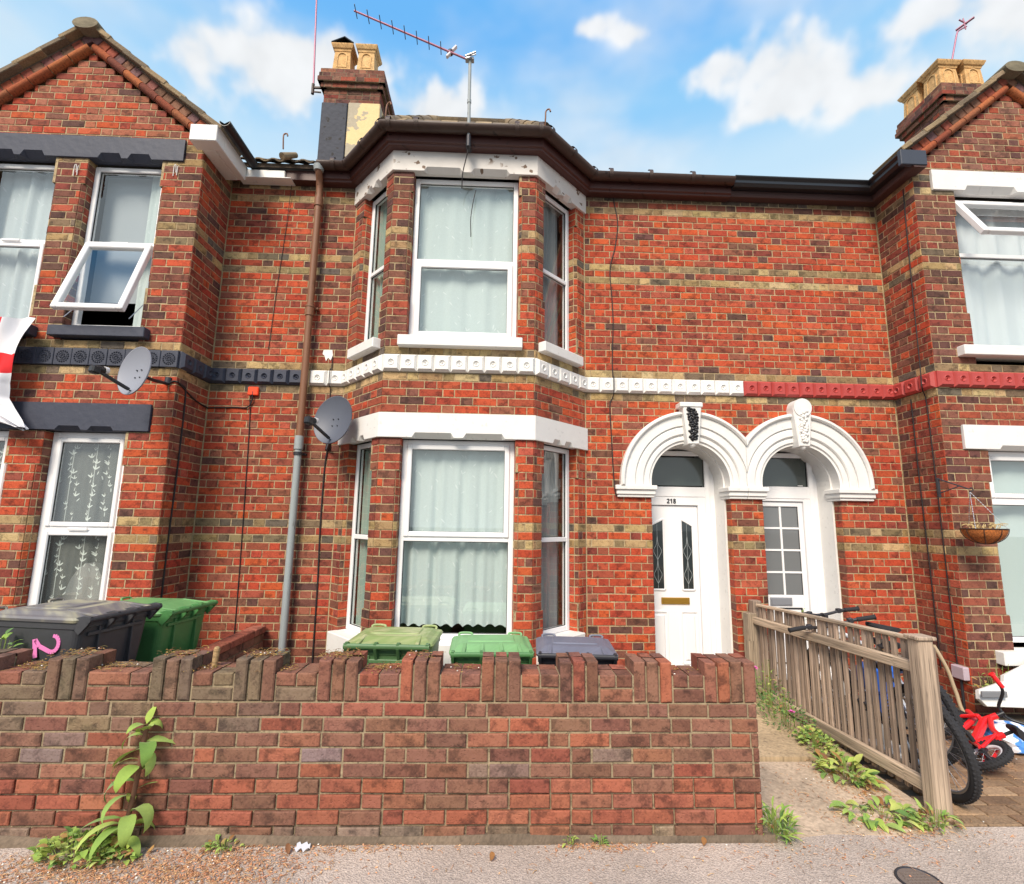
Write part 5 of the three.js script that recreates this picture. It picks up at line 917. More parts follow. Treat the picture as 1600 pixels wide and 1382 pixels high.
cab('black cable down the side of the left bay', [[-3.10, 2.965, .5605], [-3.083, 2.95, .46], [-3.082, 2.86, .40], [-3.082, 2.2, .39], [-3.083, 1.5, .40], [-3.082, .6, .40]], .0075);
cab('black cable dropping from the slate grey dish beside the downpipe', [[-1.78, 2.42, .012], [-1.80, 2.2, .007], [-1.80, 1.6, .007], [-1.785, 1.0, .007], [-1.78, .2, .007]], .008);
cab('thin cable above the slate grey dish crossing the white frieze', [[-1.80, 3.43, .007], [-1.80, 3.28, .02], [-1.80, 3.27, .062], [-1.80, 3.1, .06], [-1.80, 3.06, .008], [-1.79, 2.7, .012], [-1.785, 2.45, .012]], .005);
cab('loose cable hanging from the bay gutter over the upper lintel', [[-.335, 5.50, .80], [-.345, 5.36, .78], [-.39, 5.2, .70], [-.40, 5.06, .64]], .0055);
cab('loose cable end dangling in front of the upper window', [[-.26, 5.1, .56], [-.28, 4.95, .60], [-.30, 4.75, .62], [-.295, 4.55, .60]], .0045);
cab('outer of two black cables down the side wall of the right bay', [[4.485, 5.4, .42], [4.483, 4.4, .40], [4.44, 3.28, .43], [4.43, 3.1, .43], [4.483, 3.0, .41], [4.483, 2.1, .42], [4.483, 1.0, .42], [4.483, .3, .42]], .006);
cab('inner of two black cables down the side wall of the right bay', [[4.484, 3.05, .22], [4.483, 2.2, .22], [4.483, 1.2, .23], [4.483, .3, .23]], .006);
single('cable', tube([[-2.40, 5.45, .03], [-2.43, 4.9, .007], [-2.47, 4.2, .007], [-2.49, 3.7, .007], [-2.50, 3.5, .007]], .0035, 40, 5), M.cable, 'hair thin cable on the wall right of the open casement', 'cable');
{ const j = thing('junction_box', 'small bright orange cable box under the black frieze', 'junction box', [-2.61, 3.02, .0]); obj('cover', box(-.055, .055, -.048, .045, .0, .035, .008), std({ color: hex('#ff4a1c'), roughness: .4 }), j); obj('gland', [rod([.0, -.05, .018], [0, -.02, .018], .012), box(-.004, .004, -.05, -.005, .034, .037, .001)], M.cable, j); }
single('paint_patch', (() => { const s = new THREE.Shape(); const P = [[-.055, .055], [.04, .06], [.05, .0], [.03, -.06], [.0, -.03], [-.02, -.07], [-.04, -.01], [-.062, .01]]; P.forEach((p, i) => i ? s.lineTo(...p) : s.moveTo(...p)); return move(extrude(s, .003), -1.85, 3.45, .0015); })(), M.white, 'ragged patch of white paint on the brick above the slate dish', 'paint patch');
// ---------------------------------------------------------------- flag hanging from the left window
{
  const nu = 40, nv = 60, p = [], uv = [], idx = [];
  const lerpT = (T, v) => { let k = 0; while (k < T.length - 2 && v > T[k + 1][0]) k++; const q = clamp((v - T[k][0]) / (T[k + 1][0] - T[k][0])); return T[k][1] + (T[k + 1][1] - T[k][1]) * q; };
  const edge = v => lerpT([[0, -4.36], [.16, -4.41], [.38, -4.455], [.6, -4.50], [.74, -4.49], [.83, -4.41], [.93, -4.31], [1, -4.262]], v), left = v => lerpT([[0, -5.04], [.78, -5.0], [.9, -4.72], [1, -4.32]], v);
  for (let j = 0; j <= nv; j++) for (let i = 0; i <= nu; i++) { const v = j / nv, t = i / nu, x = left(v) + (edge(v) - left(v)) * t; const tip = 0; p.push(x, 3.50 - v * 1.06 + tip + .014 * Math.sin(t * 9 + v * 7), .71 + .030 * Math.sin(t * 13 + v * 5) + .018 * Math.sin(t * 23 - v * 9) + .02 * v); uv.push(t, 1 - v); }
  for (let j = 0; j < nv; j++) for (let i = 0; i < nu; i++) { const a = j * (nu + 1) + i; idx.push(a, a + nu + 1, a + nu + 2, a, a + nu + 2, a + 1); }
  const g = new THREE.BufferGeometry(); g.setAttribute('position', new THREE.Float32BufferAttribute(p, 3)); g.setAttribute('uv', new THREE.Float32BufferAttribute(uv, 2)); g.setIndex(idx); g.computeVertexNormals();
  const ft = tex(256, (u, v) => { const d = 1 - v, red = (d > .33 && d < .505) || (u < .30 + .05 * Math.sin(v * 9) && d < .86) || (d < .06 + .06 * (u < .5 ? (0.5 - u) * 2 : 0) && u < .62) || (d > .80 && d < .86 && u > .25 && u < .62); return red ? [.86, .13, .16] : [.96, .96, .98]; }); ft.wrapS = ft.wrapT = THREE.ClampToEdgeWrapping;
  single('flag', g, std({ map: ft, roughness: .85, side: THREE.DoubleSide, color: hex('#ffffff', .9) }), 'white flag with red cross hanging below the far left upper window', 'flag');
}
// ---------------------------------------------------------------- hanging basket
{
  const t = thing('hanging_basket', 'coir lined hanging basket on an iron bracket by the right lower window', 'hanging basket', [4.545, 1.68, .80]);
  const pr = []; for (let k = 0; k <= 10; k++) { const a = k / 10 * Math.PI / 2; pr.push(new THREE.Vector2(Math.max(.001, Math.sin(a) * .165), -Math.cos(a) * .135)); } for (let k = 10; k >= 0; k--) { const a = k / 10 * Math.PI / 2; pr.push(new THREE.Vector2(Math.max(.001, Math.sin(a) * .15), -Math.cos(a) * .06 - .01)); }
  const coir = tex(256, (u, v) => { const k = .6 + .6 * (pf(u, v, 40, 4, 120) - .3); return [.88 * k, .52 * k, .26 * k]; });
  obj('liner', new THREE.LatheGeometry(pr, 28), std({ map: rep(coir, 3, 2), roughness: 1 }), t);
  obj('wire_frame', [new THREE.TorusGeometry(.168, .005, 6, 40).rotateX(Math.PI / 2), ...Array.from({ length: 8 }, (_, k) => { const a = k / 8 * Math.PI * 2; return tube(Array.from({ length: 7 }, (_, i) => { const b = i / 6 * Math.PI / 2; return [Math.cos(a) * Math.sin(b) * .169, -Math.cos(b) * .139, Math.sin(a) * Math.sin(b) * .169]; }), .0035, 14, 5); })], M.brownIron, t);
  const hook = [-.035, .345, -.06];
  for (let k = 0; k < 3; k++) { const a = k / 3 * Math.PI * 2 + .6; const L = []; for (let i = 0; i < 16; i++) { const q = i / 16, e = (i + 1) / 16, A = [Math.cos(a) * .165, .0, Math.sin(a) * .165], P = s => [0, 1, 2].map(n => A[n] + (hook[n] - A[n]) * s); L.push(rod(P(q), P(e - .012), .004, .0025, 5)); } obj('chain', L, M.metal, t); }
  obj('bracket', [bar([-.16, .48, -.245], [hook[0], .37, -.06], .012, .012, .002), box(-.172, -.148, .30, .49, -.256, -.244, .002), tube([[hook[0], .37, -.06], [hook[0] + .012, .385, -.05], [hook[0] + .02, .36, -.045], [hook[0], .345, -.06]], .005, 14, 6), bar([-.16, .34, -.245], [-.08, .40, -.12], .01, .01, .002)], M.darkMetal, t);
  const D = []; for (let k = 0; k < 34; k++) { const a = rr(0, 6.3), r = rr(.02, .1), l = rr(.03, .10); D.push(tube([[Math.cos(a) * r, -.02, Math.sin(a) * r], [Math.cos(a) * (r + .03), .01 + l * .4, Math.sin(a) * (r + .03)], [Math.cos(a) * (r + l), l * rr(.2, .7), Math.sin(a) * (r + l * .8)]], rr(.002, .005), 6, 4)); }
  obj('dried_plant', D, std({ color: hex('#d8c08a', .8), roughness: 1 }), t);
}
// ---------------------------------------------------------------- bicycles
function wheel(parent, name, x, r, tr, n, side = 0, rimC = M.metal, spokeN = 28) {
  const w = new THREE.Group(); w.name = name; parent.add(w); w.position.set(x, r, 0);
  const tread = []; for (let k = 0; k < n; k++) { const a = k / n * Math.PI * 2; for (const s of [-1, 0, 1]) { const g = box(-.007, .007, -.004, .004, -.007, .007, .002); g.translate(s * 0, r - .003 - Math.abs(s) * .004, s * tr * .7); g.rotateZ(a + (s === 0 ? .5 / n * 6 : 0)); tread.push(g); } }
  obj('tyre', [new THREE.TorusGeometry(r - tr, tr, 10, 64), ...tread], M.rubber, w);
  const rim = new THREE.TorusGeometry(r - tr * 2 - .004, .012, 8, 64); rim.scale(1, 1, 1.1); obj('rim', rim, rimC, w);
  const hubR = .03, S3 = []; for (let k = 0; k < spokeN; k++) { const a = k / spokeN * Math.PI * 2, b = a + (k % 4 < 2 ? .35 : -.35), z = k % 2 ? .028 : -.028; S3.push(rod([Math.cos(b) * hubR, Math.sin(b) * hubR, z], [Math.cos(a) * (r - tr * 2 - .008), Math.sin(a) * (r - tr * 2 - .008), 0], .0014, .0014, 4)); }
  obj('spokes', S3, M.metal, w); obj('hub', [rod([0, 0, -.05], [0, 0, .05], .014, .014, 12), rod([0, 0, -.034], [0, 0, -.028], .032, .032, 14), rod([0, 0, .028], [0, 0, .034], .032, .032, 14)], M.darkMetal, w);
  return w;
}
function bike(label, pos, yaw, lean, frameM, barTurn) { // +x forward, rear contact at the origin
  const b = thing('bicycle', label, 'bicycle', pos, 0); b.rotation.set(lean, yaw, 0, 'YXZ');
  const r = .335, wb = 1.06, rear = [0, r, 0], fr = [wb, r, 0], bb = [.43, .29, 0], st = [.26, .76, 0], ht = [.82, .80, 0], hb = [.86, .66, 0];
  const rw = wheel(b, 'rear_wheel', 0, r, .027, 70); wheel(b, 'front_wheel', wb, r, .027, 70);
  const cas = []; for (let k = 0; k < 7; k++) { const R = .055 - k * .0055, z = .016 + k * .005; const sh = new THREE.Shape(), n = 20; for (let i = 0; i < n * 2; i++) { const a = i / n / 2 * Math.PI * 2, q = i % 2 ? R : R - .004; i ? sh.lineTo(Math.cos(a) * q, Math.sin(a) * q) : sh.moveTo(q, 0); } cas.push(move(extrude(sh, .002), 0, 0, z)); }
  obj('cassette', cas, M.metal, rw); obj('brake_disc', move(new THREE.TorusGeometry(.07, .008, 4, 32), 0, 0, -.03), M.metal, rw);
  obj('frame', [rod(bb, st, .016), rod(bb, hb, .02), rod([.28, .70, 0], ht, .018), rod(hb, ht, .021), ...[-1, 1].flatMap(s => [rod([bb[0], bb[1], s * .02], [0, r, s * .06], .009), rod([.275, .69, s * .015], [0, r, s * .06], .008)])], frameM, b);
  const f = new THREE.Group(); f.name = 'fork'; b.add(f); obj('blades', [...[-1, 1].map(s => rod([.875, .66, s * .06], [wb, r, s * .06], .016, .011)), bar([.875, .66, -.07], [.875, .66, .07], .03, .03)], M.darkMetal, f);
  const h = new THREE.Group(); h.name = 'handlebar'; b.add(h); h.position.set(.80, .90, 0); h.rotation.y = barTurn;
  obj('bar', [tube([[-.03, .02, -.32], [.0, .015, -.2], [.035, -.012, -.08], [.04, -.015, 0], [.035, -.012, .08], [.0, .015, .2], [-.03, .02, .32]], .0125, 40, 10), rod([.0, -.1, 0], [.0, -.01, 0], .018), bar([0, -.02, 0], [.05, -.015, 0], .03, .03)], M.darkMetal, h);
  for (const s of [-1, 1]) { obj('grip', [rod([-.03, .02, s * .33], [-.006, .016, s * .205], .018, .017, 12), rod([-.031, .02, s * .335], [-.03, .02, s * .33], .021, .021, 12)], M.rubber, h); obj('brake_lever', [tube([[.03, .0, s * .17], [.06, -.01, s * .2], [.055, -.015, s * .3]], .006, 12, 6), box(-.005, .035, -.01, .03, s * .16 - .02, s * .16 + .02, .006)], M.darkMetal, h); }
  obj('saddle', [loft([[-.14, .055], [-.1, .07], [0, .045], [.08, .022], [.13, .012]].map(([x, w]) => Array.from({ length: 12 }, (_, i) => { const a = i / 12 * Math.PI * 2; return [.22 + x, .90 + Math.sin(a) * .018, Math.cos(a) * w]; }))), rod(st, [.235, .89, 0], .013)], M.rubber, b);
  const c = new THREE.Group(); c.name = 'crank'; c.position.set(...bb); b.add(c); obj('chainring', [move(new THREE.TorusGeometry(.08, .006, 6, 36), 0, 0, .045), ...[0, 1, 2, 3].map(k => { const a = k * Math.PI / 2; return rod([0, 0, .045], [Math.cos(a) * .08, Math.sin(a) * .08, .045], .006); })], M.metal, c);
  for (const s of [-1, 1]) { obj('arm', bar([0, 0, s * .06], [s * .05, -s * .16, s * .075], .012, .022), M.darkMetal, c); obj('pedal', frameRect(s * .05 - .05, s * .05 + .05, -s * .16 - .03, -s * .16 + .03, .01, s * .12 - .035, s * .12 + .035, .003), M.darkMetal, c); }
  obj('chain', [rod([0, r + .05, .045], [.43, .37, .045], .004), rod([0, r - .045, .045], [.43, .21, .045], .004)], M.darkMetal, b);
  return b;
}
bike('dark mountain bicycle leaning on the fence, rear wheel showing beyond the front post', [2.90, 0, 1.99], Math.PI / 2 - .06, -.20, M.darkMetal, -.12);
bike('farther bicycle behind the fence with handlebar above the far end', [3.16, 0, 1.52], Math.PI / 2 + .10, -.06, std({ color: hex('#d7dbe2'), roughness: .35 }), .1);
{ // child's bicycle lying on its side
  const t = thing('child_bicycle', 'red child bicycle lying on its side on the block paving', 'bicycle', [3.37, .03, 1.62]);
  const X = V(.395, 0, -.919), Y = V(.735, .50, .316).normalize(), Z3 = X.clone().cross(Y).normalize(); t.quaternion.setFromRotationMatrix(new THREE.Matrix4().makeBasis(X, Y, Z3));
  const rm = std({ color: hex('#e3262c'), roughness: .3 }), r = .155, wb = .62;
  const w1 = wheel(t, 'rear_wheel', 0, r, .026, 40, 0, std({ color: hex('#d9d9de'), roughness: .4 }), 16); const w2 = wheel(t, 'front_wheel', wb, r, .026, 40, 0, std({ color: hex('#d9d9de'), roughness: .4 }), 16);
  obj('hub_guard', rod([0, r, .035], [0, r, .06], .055, .05, 16), rm, t);
  obj('frame', [rod([.0, r, .05], [.2, .16, .03], .016), rod([0, r, -.05], [.2, .16, -.03], .016), bar([.19, .15, 0], [.44, .36, 0], .045, .055, .012), bar([.2, .15, 0], [.15, .36, 0], .035, .04, .01), tube([[.15, .33, 0], [.28, .34, 0], [.44, .40, 0]], .019, 14, 8), rod([.445, .33, 0], [.43, .45, 0], .023), rod([0, r, .05], [.15, .31, .02], .012), rod([0, r, -.05], [.15, .31, -.02], .012)], rm, t);
  obj('fork', [rod([.45, .33, .045], [wb, r, .05], .014), rod([.45, .33, -.045], [wb, r, -.05], .014), bar([.45, .34, -.05], [.45, .34, .05], .04, .03, .01)], rm, t);
  obj('handlebar', [tube([[.40, .60, -.24], [.40, .585, -.14], [.43, .50, -.05], [.43, .49, 0], [.43, .50, .05], [.40, .585, .14], [.40, .60, .24]], .011, 40, 8), rod([.43, .44, 0], [.43, .5, 0], .016)], M.blackPlastic, t);
  for (const s of [-1, 1]) obj('grip', [rod([.40, .60, s * .16], [.40, .60, s * .26], .016, .017, 10), rod([.40, .60, s * .26], [.40, .60, s * .272], .023, .021, 10)], rm, t);
  obj('saddle', [loft([[-.1, .05], [-.06, .065], [.02, .04], [.09, .018]].map(([x, w]) => Array.from({ length: 12 }, (_, i) => { const a = i / 12 * Math.PI * 2; return [.14 + x, .43 + Math.sin(a) * .02, Math.cos(a) * w]; }))), rod([.15, .35, 0], [.145, .42, 0], .012)], M.rubber, t);
  for (const s of [-1, 1]) { obj('crank_arm', bar([.2, .155, s * .045], [.2 + s * .085, .155, s * .05], .01, .016), M.darkMetal, t); obj('pedal', box(.2 + s * .085 - .03, .2 + s * .085 + .03, .145, .17, s * .09 - .035, s * .09 + .035, .006), M.rubber, t); }
  obj('mudguard', tube([[wb - .17, r + .04, 0], [wb - .09, r + .16, 0], [wb + .04, r + .18, 0]], .022, 14, 8), rm, t);
}
{
  const p = thing('foam_sheet', 'broken white foam packing sheet leaning against the right bay', 'foam sheet', [4.72, .07, .78]); obj('sheet', move(extrude(poly([[-.40, .12], [-.38, .19], [-.12, .26], [-.1, .31], [.2, .42], [.24, .47], [.9, .36], [.9, .02], [-.35, .06]]), .035, .004), 0, 0, 0), M.white, p).rotation.x = -.25; obj('edge_strip', box(-.41, -.18, .15, .20, .03, .05, .004), std({ color: hex('#7d7f84'), roughness: .6 }), p);
  const r = thing('wire_rack', 'black wire grill rack lying among the toys by the right bay', 'rack', [4.52, .02, .98]); r.rotation.set(-.6, -.2, .1); const L = []; for (let k = 0; k < 10; k++) L.push(rod([-.2 + k * .001, .0, -.2 + k * .045], [.3, 0, -.2 + k * .045], .005)); L.push(tube([[-.2, 0, -.22], [.3, 0, -.22], [.3, 0, .22], [-.2, 0, .22]], .008, 40, 6, true, .05)); obj('wires', L, M.blackPlastic, r); obj('tray', box(-.19, .29, -.06, -.02, -.2, .2, .015), M.blackPlastic, r);
  const b = thing('plastic_bag', 'crumpled blue and white plastic bag beside the red bicycle', 'bag', [4.02, .02, 1.30]); const g = new THREE.IcosahedronGeometry(.15, 3), q = g.attributes.position; for (let i = 0; i < q.count; i++) { const v = V(q.getX(i), q.getY(i), q.getZ(i)), n = 1 + .9 * fbm3(v.x * 9, v.y * 9 + 4, v.z * 9, 4); q.setXYZ(i, v.x * n * 1.2, Math.max(0, (v.y * n + .10) * .75), v.z * n); } g.computeVertexNormals();
  const bt = tex(128, (u, v) => { const s = (Math.sin(u * 40 + pf(u, v, 4, 3, 7) * 9) > .2); return s ? [.30, .55, .86] : [.93, .94, .97]; }); obj('bag_skin', g, std({ map: bt, roughness: .35 }), b);
  const t2 = thing('toy_tractor', 'blue and yellow plastic toy standing behind the fence pickets', 'toy', [2.98, .02, 1.38]); obj('body', [box(-.12, .1, .42, .62, -.1, .1, .03), box(-.05, .12, .25, .44, -.08, .08, .02)], std({ color: hex('#2a63c4'), roughness: .3 }), t2); obj('seat', box(-.10, .08, .66, .72, -.08, .08, .02), std({ color: hex('#e8b32c'), roughness: .3 }), t2); objs('stand', [rod([0, 0, 0], [0, .3, 0], .02), rod([0, .6, 0], [0, .68, 0], .015), box(-.14, .14, 0, .03, -.14, .14, .01)], M.white, t2);
  single('hose', tube([[4.13, .60, .58], [4.17, .50, .60], [4.22, .37, .61], [4.26, .2, .62], [4.30, .02, .66], [4.5, .01, .75]], .016, 40, 8), std({ color: hex('#b5a184'), roughness: .6 }), 'beige hose curving down beside the front fence post', 'hose');
  const m = thing('meter_box', 'small pale lilac meter box on the side wall of the right bay', 'meter box', [4.49, .32, .47]); obj('cover', box(-.06, .0, -.05, .07, -.07, .07, .008), std({ color: hex('#b9a9b4'), roughness: .5 }), m); obj('conduit', rod([-.03, -.05, 0], [-.03, -.33, 0], .012), M.darkMetal, m);
}
// ---------------------------------------------------------------- plants
// one leaf: base at the origin, growing along +x, drooping by bend, folded along the rib
function leafG(len, w, bend = .4, fold = .25, curl = 0, seg = 6, tip = 1, pet = .1) {
  let x = 0, y = 0, a = 0; const P = [], U = [], I = [];
  for (let i = 0; i <= seg; i++) { const t = i / seg, ww = t < pet ? .06 : Math.sin(Math.pow((t - pet) / (1 - pet), .75) * Math.PI) ** .8 * (1 - .25 * t) + (t < 1 ? .05 : 0), h = w / 2 * (t >= 1 ? .02 : ww); P.push(x, y + h * fold + curl * h, -h, x, y, 0, x, y + h * fold - curl * h, h); U.push(t, 0, t, .1, t, .2); const st = len / seg; x += Math.cos(a) * st; y += Math.sin(a) * st; a -= bend / seg * (1 + t); }
  for (let i = 0; i < seg; i++) for (let k = 0; k < 2; k++) { const p = i * 3 + k; I.push(p, p + 3, p + 4, p, p + 4, p + 1); }
  const g = new THREE.BufferGeometry(); g.setAttribute('position', new THREE.Float32BufferAttribute(P, 3)); g.setAttribute('uv', new THREE.Float32BufferAttribute(U, 2)); g.setIndex(I); g.computeVertexNormals(); return g;
}
const leafM = (o = {}) => new THREE.MeshPhysicalMaterial({ vertexColors: true, roughness: .85, side: THREE.DoubleSide, transmission: .25, thickness: 0, map: T.plastic, ...o });
const LM = leafM();
const greens = { weed: ['#8ab451', '#9abf5a', '#78a550', '#a9c760', '#b0cc68'], deep: ['#55803c', '#628c44', '#4a7438', '#6f9a4a'], lime: ['#b6d05c', '#c4da68', '#a4c454', '#ced872', '#94b850'], dry: ['#b98a4e', '#c79a5a', '#a8743e', '#d2b06a', '#9c6a44'] };
const shape = (g, m) => g.applyMatrix4(m);
const place3 = (x, y, z, yaw, pitch, roll = 0) => new THREE.Matrix4().makeRotationFromEuler(new THREE.Euler(roll, yaw, pitch, 'YZX')).setPosition(x, y, z);
{ // tall weed against the front wall
  const base = [-1.83, 0, 2.49], t = thing('tall_weed', 'tall drooping weed growing up the front wall at left', 'weed', base);
  const stem = [[-.02, 0, 0], [-.012, .14, -.02], [.0, .3, -.035], [.012, .48, -.04], [.018, .60, -.035]]; obj('stem', tube(stem, .0125, 30, 8), std({ color: hex('#6d4a3a'), roughness: .8 }), t);
  const sc = new THREE.CatmullRomCurve3(stem.map(p => V(...p)));
  for (const [s, yaw, pit, len, w, bend, c] of [[.98, 1.2, 1.3, .10, .045, .5, 'lime'], [.97, -2.0, .6, .10, .05, 1.3, 'lime'], [.96, .2, .7, .11, .045, 2.1, 'lime'], [.9, -.6, 1.0, .09, .05, .8, 'lime'], [.93, 2.6, .1, .10, .045, 1.3, 'lime'], [.80, .25, .2, .17, .055, .9, 'weed'], [.74, 2.95, -.3, .19, .05, .5, 'lime'], [.78, -.7, .5, .19, .065, 2.1, 'weed'], [.70, -.5, .35, .18, .06, 2.3, 'weed'], [.66, 3.5, .4, .20, .05, 2.2, 'lime'], [.52, 3.6, .5, .22, .05, 2.1, 'weed'], [.46, .2, .5, .10, .03, .4, 'lime'], [.30, -.15, .75, .22, .065, 2.5, 'weed'], [.28, -1.0, .5, .21, .058, 2.4, 'weed'], [.26, 3.3, .2, .26, .06, 1.0, 'weed'], [.22, 3.9, .5, .24, .05, 1.6, 'lime'], [.12, 2.7, .3, .25, .045, 1.2, 'lime'], [.35, 2.2, .8, .12, .04, 1.0, 'lime'], [.58, .9, .6, .13, .05, 1.6, 'weed'], [.62, -1.6, .4, .17, .06, 2.0, 'lime'], [.42, -2.2, .5, .18, .05, 1.9, 'weed'], [.18, .4, .6, .16, .05, 1.5, 'lime'], [.20, -1.9, .5, .2, .05, 1.7, 'lime'], [.86, 3.4, .4, .14, .05, 1.8, 'lime'], [.10, -.4, .4, .18, .05, 1.4, 'weed']]) {
    const p = sc.getPoint(s), g = leafG(len * 1.05 * rr(.9, 1.1), w * 1.15 * rr(.8, 1.2), bend, .18, .05, 8); tinted(g, greens[c], 1.0); g.applyMatrix4(place3(p.x, p.y, p.z, yaw, pit, rr(-.3, .3))); mesh('leaf', g, LM, t);
  }
}
function clump(name, label, cat, pos, { n = 40, R = .15, h = .1, len = [.04, .08], w = .5, cols = ['lime'], dryness = 0, bend = 1, up = [.1, 1.1], seg = 4, parts } = {}) {
  const t = thing(name, label, cat, pos); const L = [];
  for (let i = 0; i < n; i++) { const a = rr(0, 6.283), r = Math.sqrt(rnd()) , l = rr(...len), x = Math.cos(a) * r * (Array.isArray(R) ? R[0] : R), z = Math.sin(a) * r * (Array.isArray(R) ? R[1] : R), y = rnd() * h * (1 - r * .6); const g = leafG(l, l * w, bend * rr(.5, 1.4), .25, rr(-.1, .1), seg); tinted(g, rnd() < dryness ? greens.dry : greens[pick(cols)], rr(.85, 1.1)); g.applyMatrix4(place3(x, y, z, a * -1 + rr(-.9, .9), rr(...up), rr(-.4, .4))); L.push(g); }
  if (parts) objs('leaf', L, LM, t); else obj('foliage', L, LM, t);
  const S3 = []; for (let i = 0; i < Math.min(18, n / 4); i++) { const a = rr(0, 6.283), r = rnd() * .8, x = Math.cos(a) * r * (Array.isArray(R) ? R[0] : R), z = Math.sin(a) * r * (Array.isArray(R) ? R[1] : R); S3.push(rod([x * .6, 0, z * .6], [x, h * rr(.5, 1), z], .0022, .0015, 5)); } if (h > .04) obj('stem', S3, std({ color: hex('#7f8f48'), roughness: .8 }), t).userData.kind = 'stuff';
  return t;
}
clump('ground_weed', 'leafy pale green weed spreading on the pavement left of the tall weed', 'weed', [-2.03, .005, 2.53], { n: 210, R: [.19, .09], h: .14, len: [.025, .055], w: .7, cols: ['lime', 'lime', 'weed'], dryness: .12 });
clump('ground_weed', 'low yellow green weed under the tall weed with dry leaves', 'weed', [-1.86, .005, 2.545], { n: 90, R: [.12, .06], h: .06, len: [.025, .05], w: .65, cols: ['lime'], dryness: .3 });
clump('ground_weed', 'small sprig of weed at the wall foot above the larger drift of litter', 'weed', [-1.35, .005, 2.47], { n: 46, R: [.09, .035], h: .06, len: [.02, .045], w: .5, cols: ['lime', 'weed'], dryness: .15 });
clump('ground_weed', 'tiny seedling at the wall foot below the black bin', 'weed', [.60, .005, 2.45], { n: 16, R: [.035, .02], h: .05, len: [.02, .045], w: .35, cols: ['weed'] });
clump('ground_weed', 'tiny seedling left of its neighbour below the black bin', 'weed', [.44, .005, 2.45], { n: 14, R: [.03, .02], h: .05, len: [.02, .04], w: .4, cols: ['lime'], dryness: .2 });
clump('ground_weed', 'pair of round seedling leaves near the left end of the wall foot', 'weed', [-2.26, .01, 2.46], { n: 7, R: .02, h: .02, len: [.03, .04], w: .8, cols: ['weed'] });
clump('grass_tuft', 'feathery green weed at the right end of the front wall', 'weed', [1.58, .01, 2.37], { n: 120, R: [.10, .07], h: .14, len: [.05, .11], w: .16, cols: ['deep', 'weed', 'lime'], dryness: .08, up: [.3, 1.3] });
clump('ground_weed', 'broad leaved yellow green weed in front of the fence post', 'weed', [2.30, .008, 2.21], { n: 62, R: [.24, .10], h: .06, len: [.06, .115], w: .42, cols: ['lime', 'lime', 'weed'], dryness: .06, up: [.05, .8], seg: 6, bend: 1.1, parts: true });
clump('ground_weed', 'straggly weed at the foot of the front fence post', 'weed', [2.55, .008, 2.30], { n: 80, R: [.12, .08], h: .09, len: [.03, .08], w: .28, cols: ['lime', 'weed'], dryness: .22 });
clump('ground_weed', 'mixed weed under the lower fence rail with dry brown leaves', 'weed', [2.42, .008, 1.74], { n: 130, R: [.13, .22], h: .12, len: [.05, .11], w: .4, cols: ['lime', 'weed', 'lime'], dryness: .2, seg: 5 });
clump('ground_weed', 'round leaved pale weed midway along the fence', 'weed', [2.47, .03, 1.36], { n: 240, R: [.10, .22], h: .15, len: [.02, .045], w: .85, cols: ['lime', 'weed'], dryness: .05 });
clump('shrub', 'bushy blue green plant with pink flowers under the fence', 'plant', [2.48, .03, .92], { n: 420, R: [.15, .34], h: .30, len: [.02, .05], w: .35, cols: ['deep', 'deep', 'weed'], dryness: .04 });
clump('shrub', 'reddish tipped plant growing through the far fence pickets', 'plant', [2.58, .03, .50], { n: 170, R: [.12, .22], h: .42, len: [.02, .05], w: .5, cols: ['deep', 'weed', 'lime'], dryness: .22 });
for (const [p, l] of [[[2.40, .40, .62], 'upper pink flower by the far end of the fence'], [[2.42, .20, 1.14], 'lower pink flower beside the path']]) { const t = thing('pink_flower', l, 'flower', p); const L = []; for (let k = 0; k < 9; k++) { const g = leafG(.035, .024, .8, .2, 0, 3); g.applyMatrix4(place3(0, 0, 0, k * .7, rr(.1, 1), 0)); L.push(g); } obj('petal', L, std({ color: hex('#dd66b4'), roughness: .7, side: THREE.DoubleSide }), t); obj('stem', rod([0, 0, 0], [.03, -p[1] * .6, -.02], .003), std({ color: hex('#5c7a3a') }), t); }
{ const t = thing('fern_sprig', 'small bright sprig rising in front of the glazed door', 'plant', [2.93, .50, .55]); const st = [[0, -.46, 0], [.0, .1, 0], [.0, .40, .0]]; obj('stem', tube(st, .004, 20, 5), std({ color: hex('#7f9a48') }), t); for (let k = 0; k < 22; k++) { const y = .14 + k * .0125, g = leafG(.09 * (1.1 - k / 30), .02, .7, .2, 0, 4); tinted(g, greens.lime); g.applyMatrix4(place3(0, y, 0, k * 2.4, .45, 0)); mesh('leaf', g, LM, t); } }
clump('wall_weed', 'sparse yellow and rusty weed at the foot of the right bay', 'weed', [4.62, .14, .66], { n: 90, R: [.22, .05], h: .34, len: [.03, .07], w: .35, cols: ['lime', 'weed'], dryness: .35, up: [-.2, .9] });
clump('shrub', 'light green leafy shrub behind the wall at the far left edge', 'shrub', [-3.07, .62, 1.98], { n: 260, R: [.17, .13], h: .36, len: [.04, .075], w: .6, cols: ['deep', 'weed', 'lime'], dryness: .02 });
clump('ground_weed', 'green weeds growing under the toys on the right paving', 'weed', [4.25, .01, 1.25], { n: 110, R: [.4, .2], h: .12, len: [.03, .07], w: .5, cols: ['weed', 'lime'], dryness: .2 });
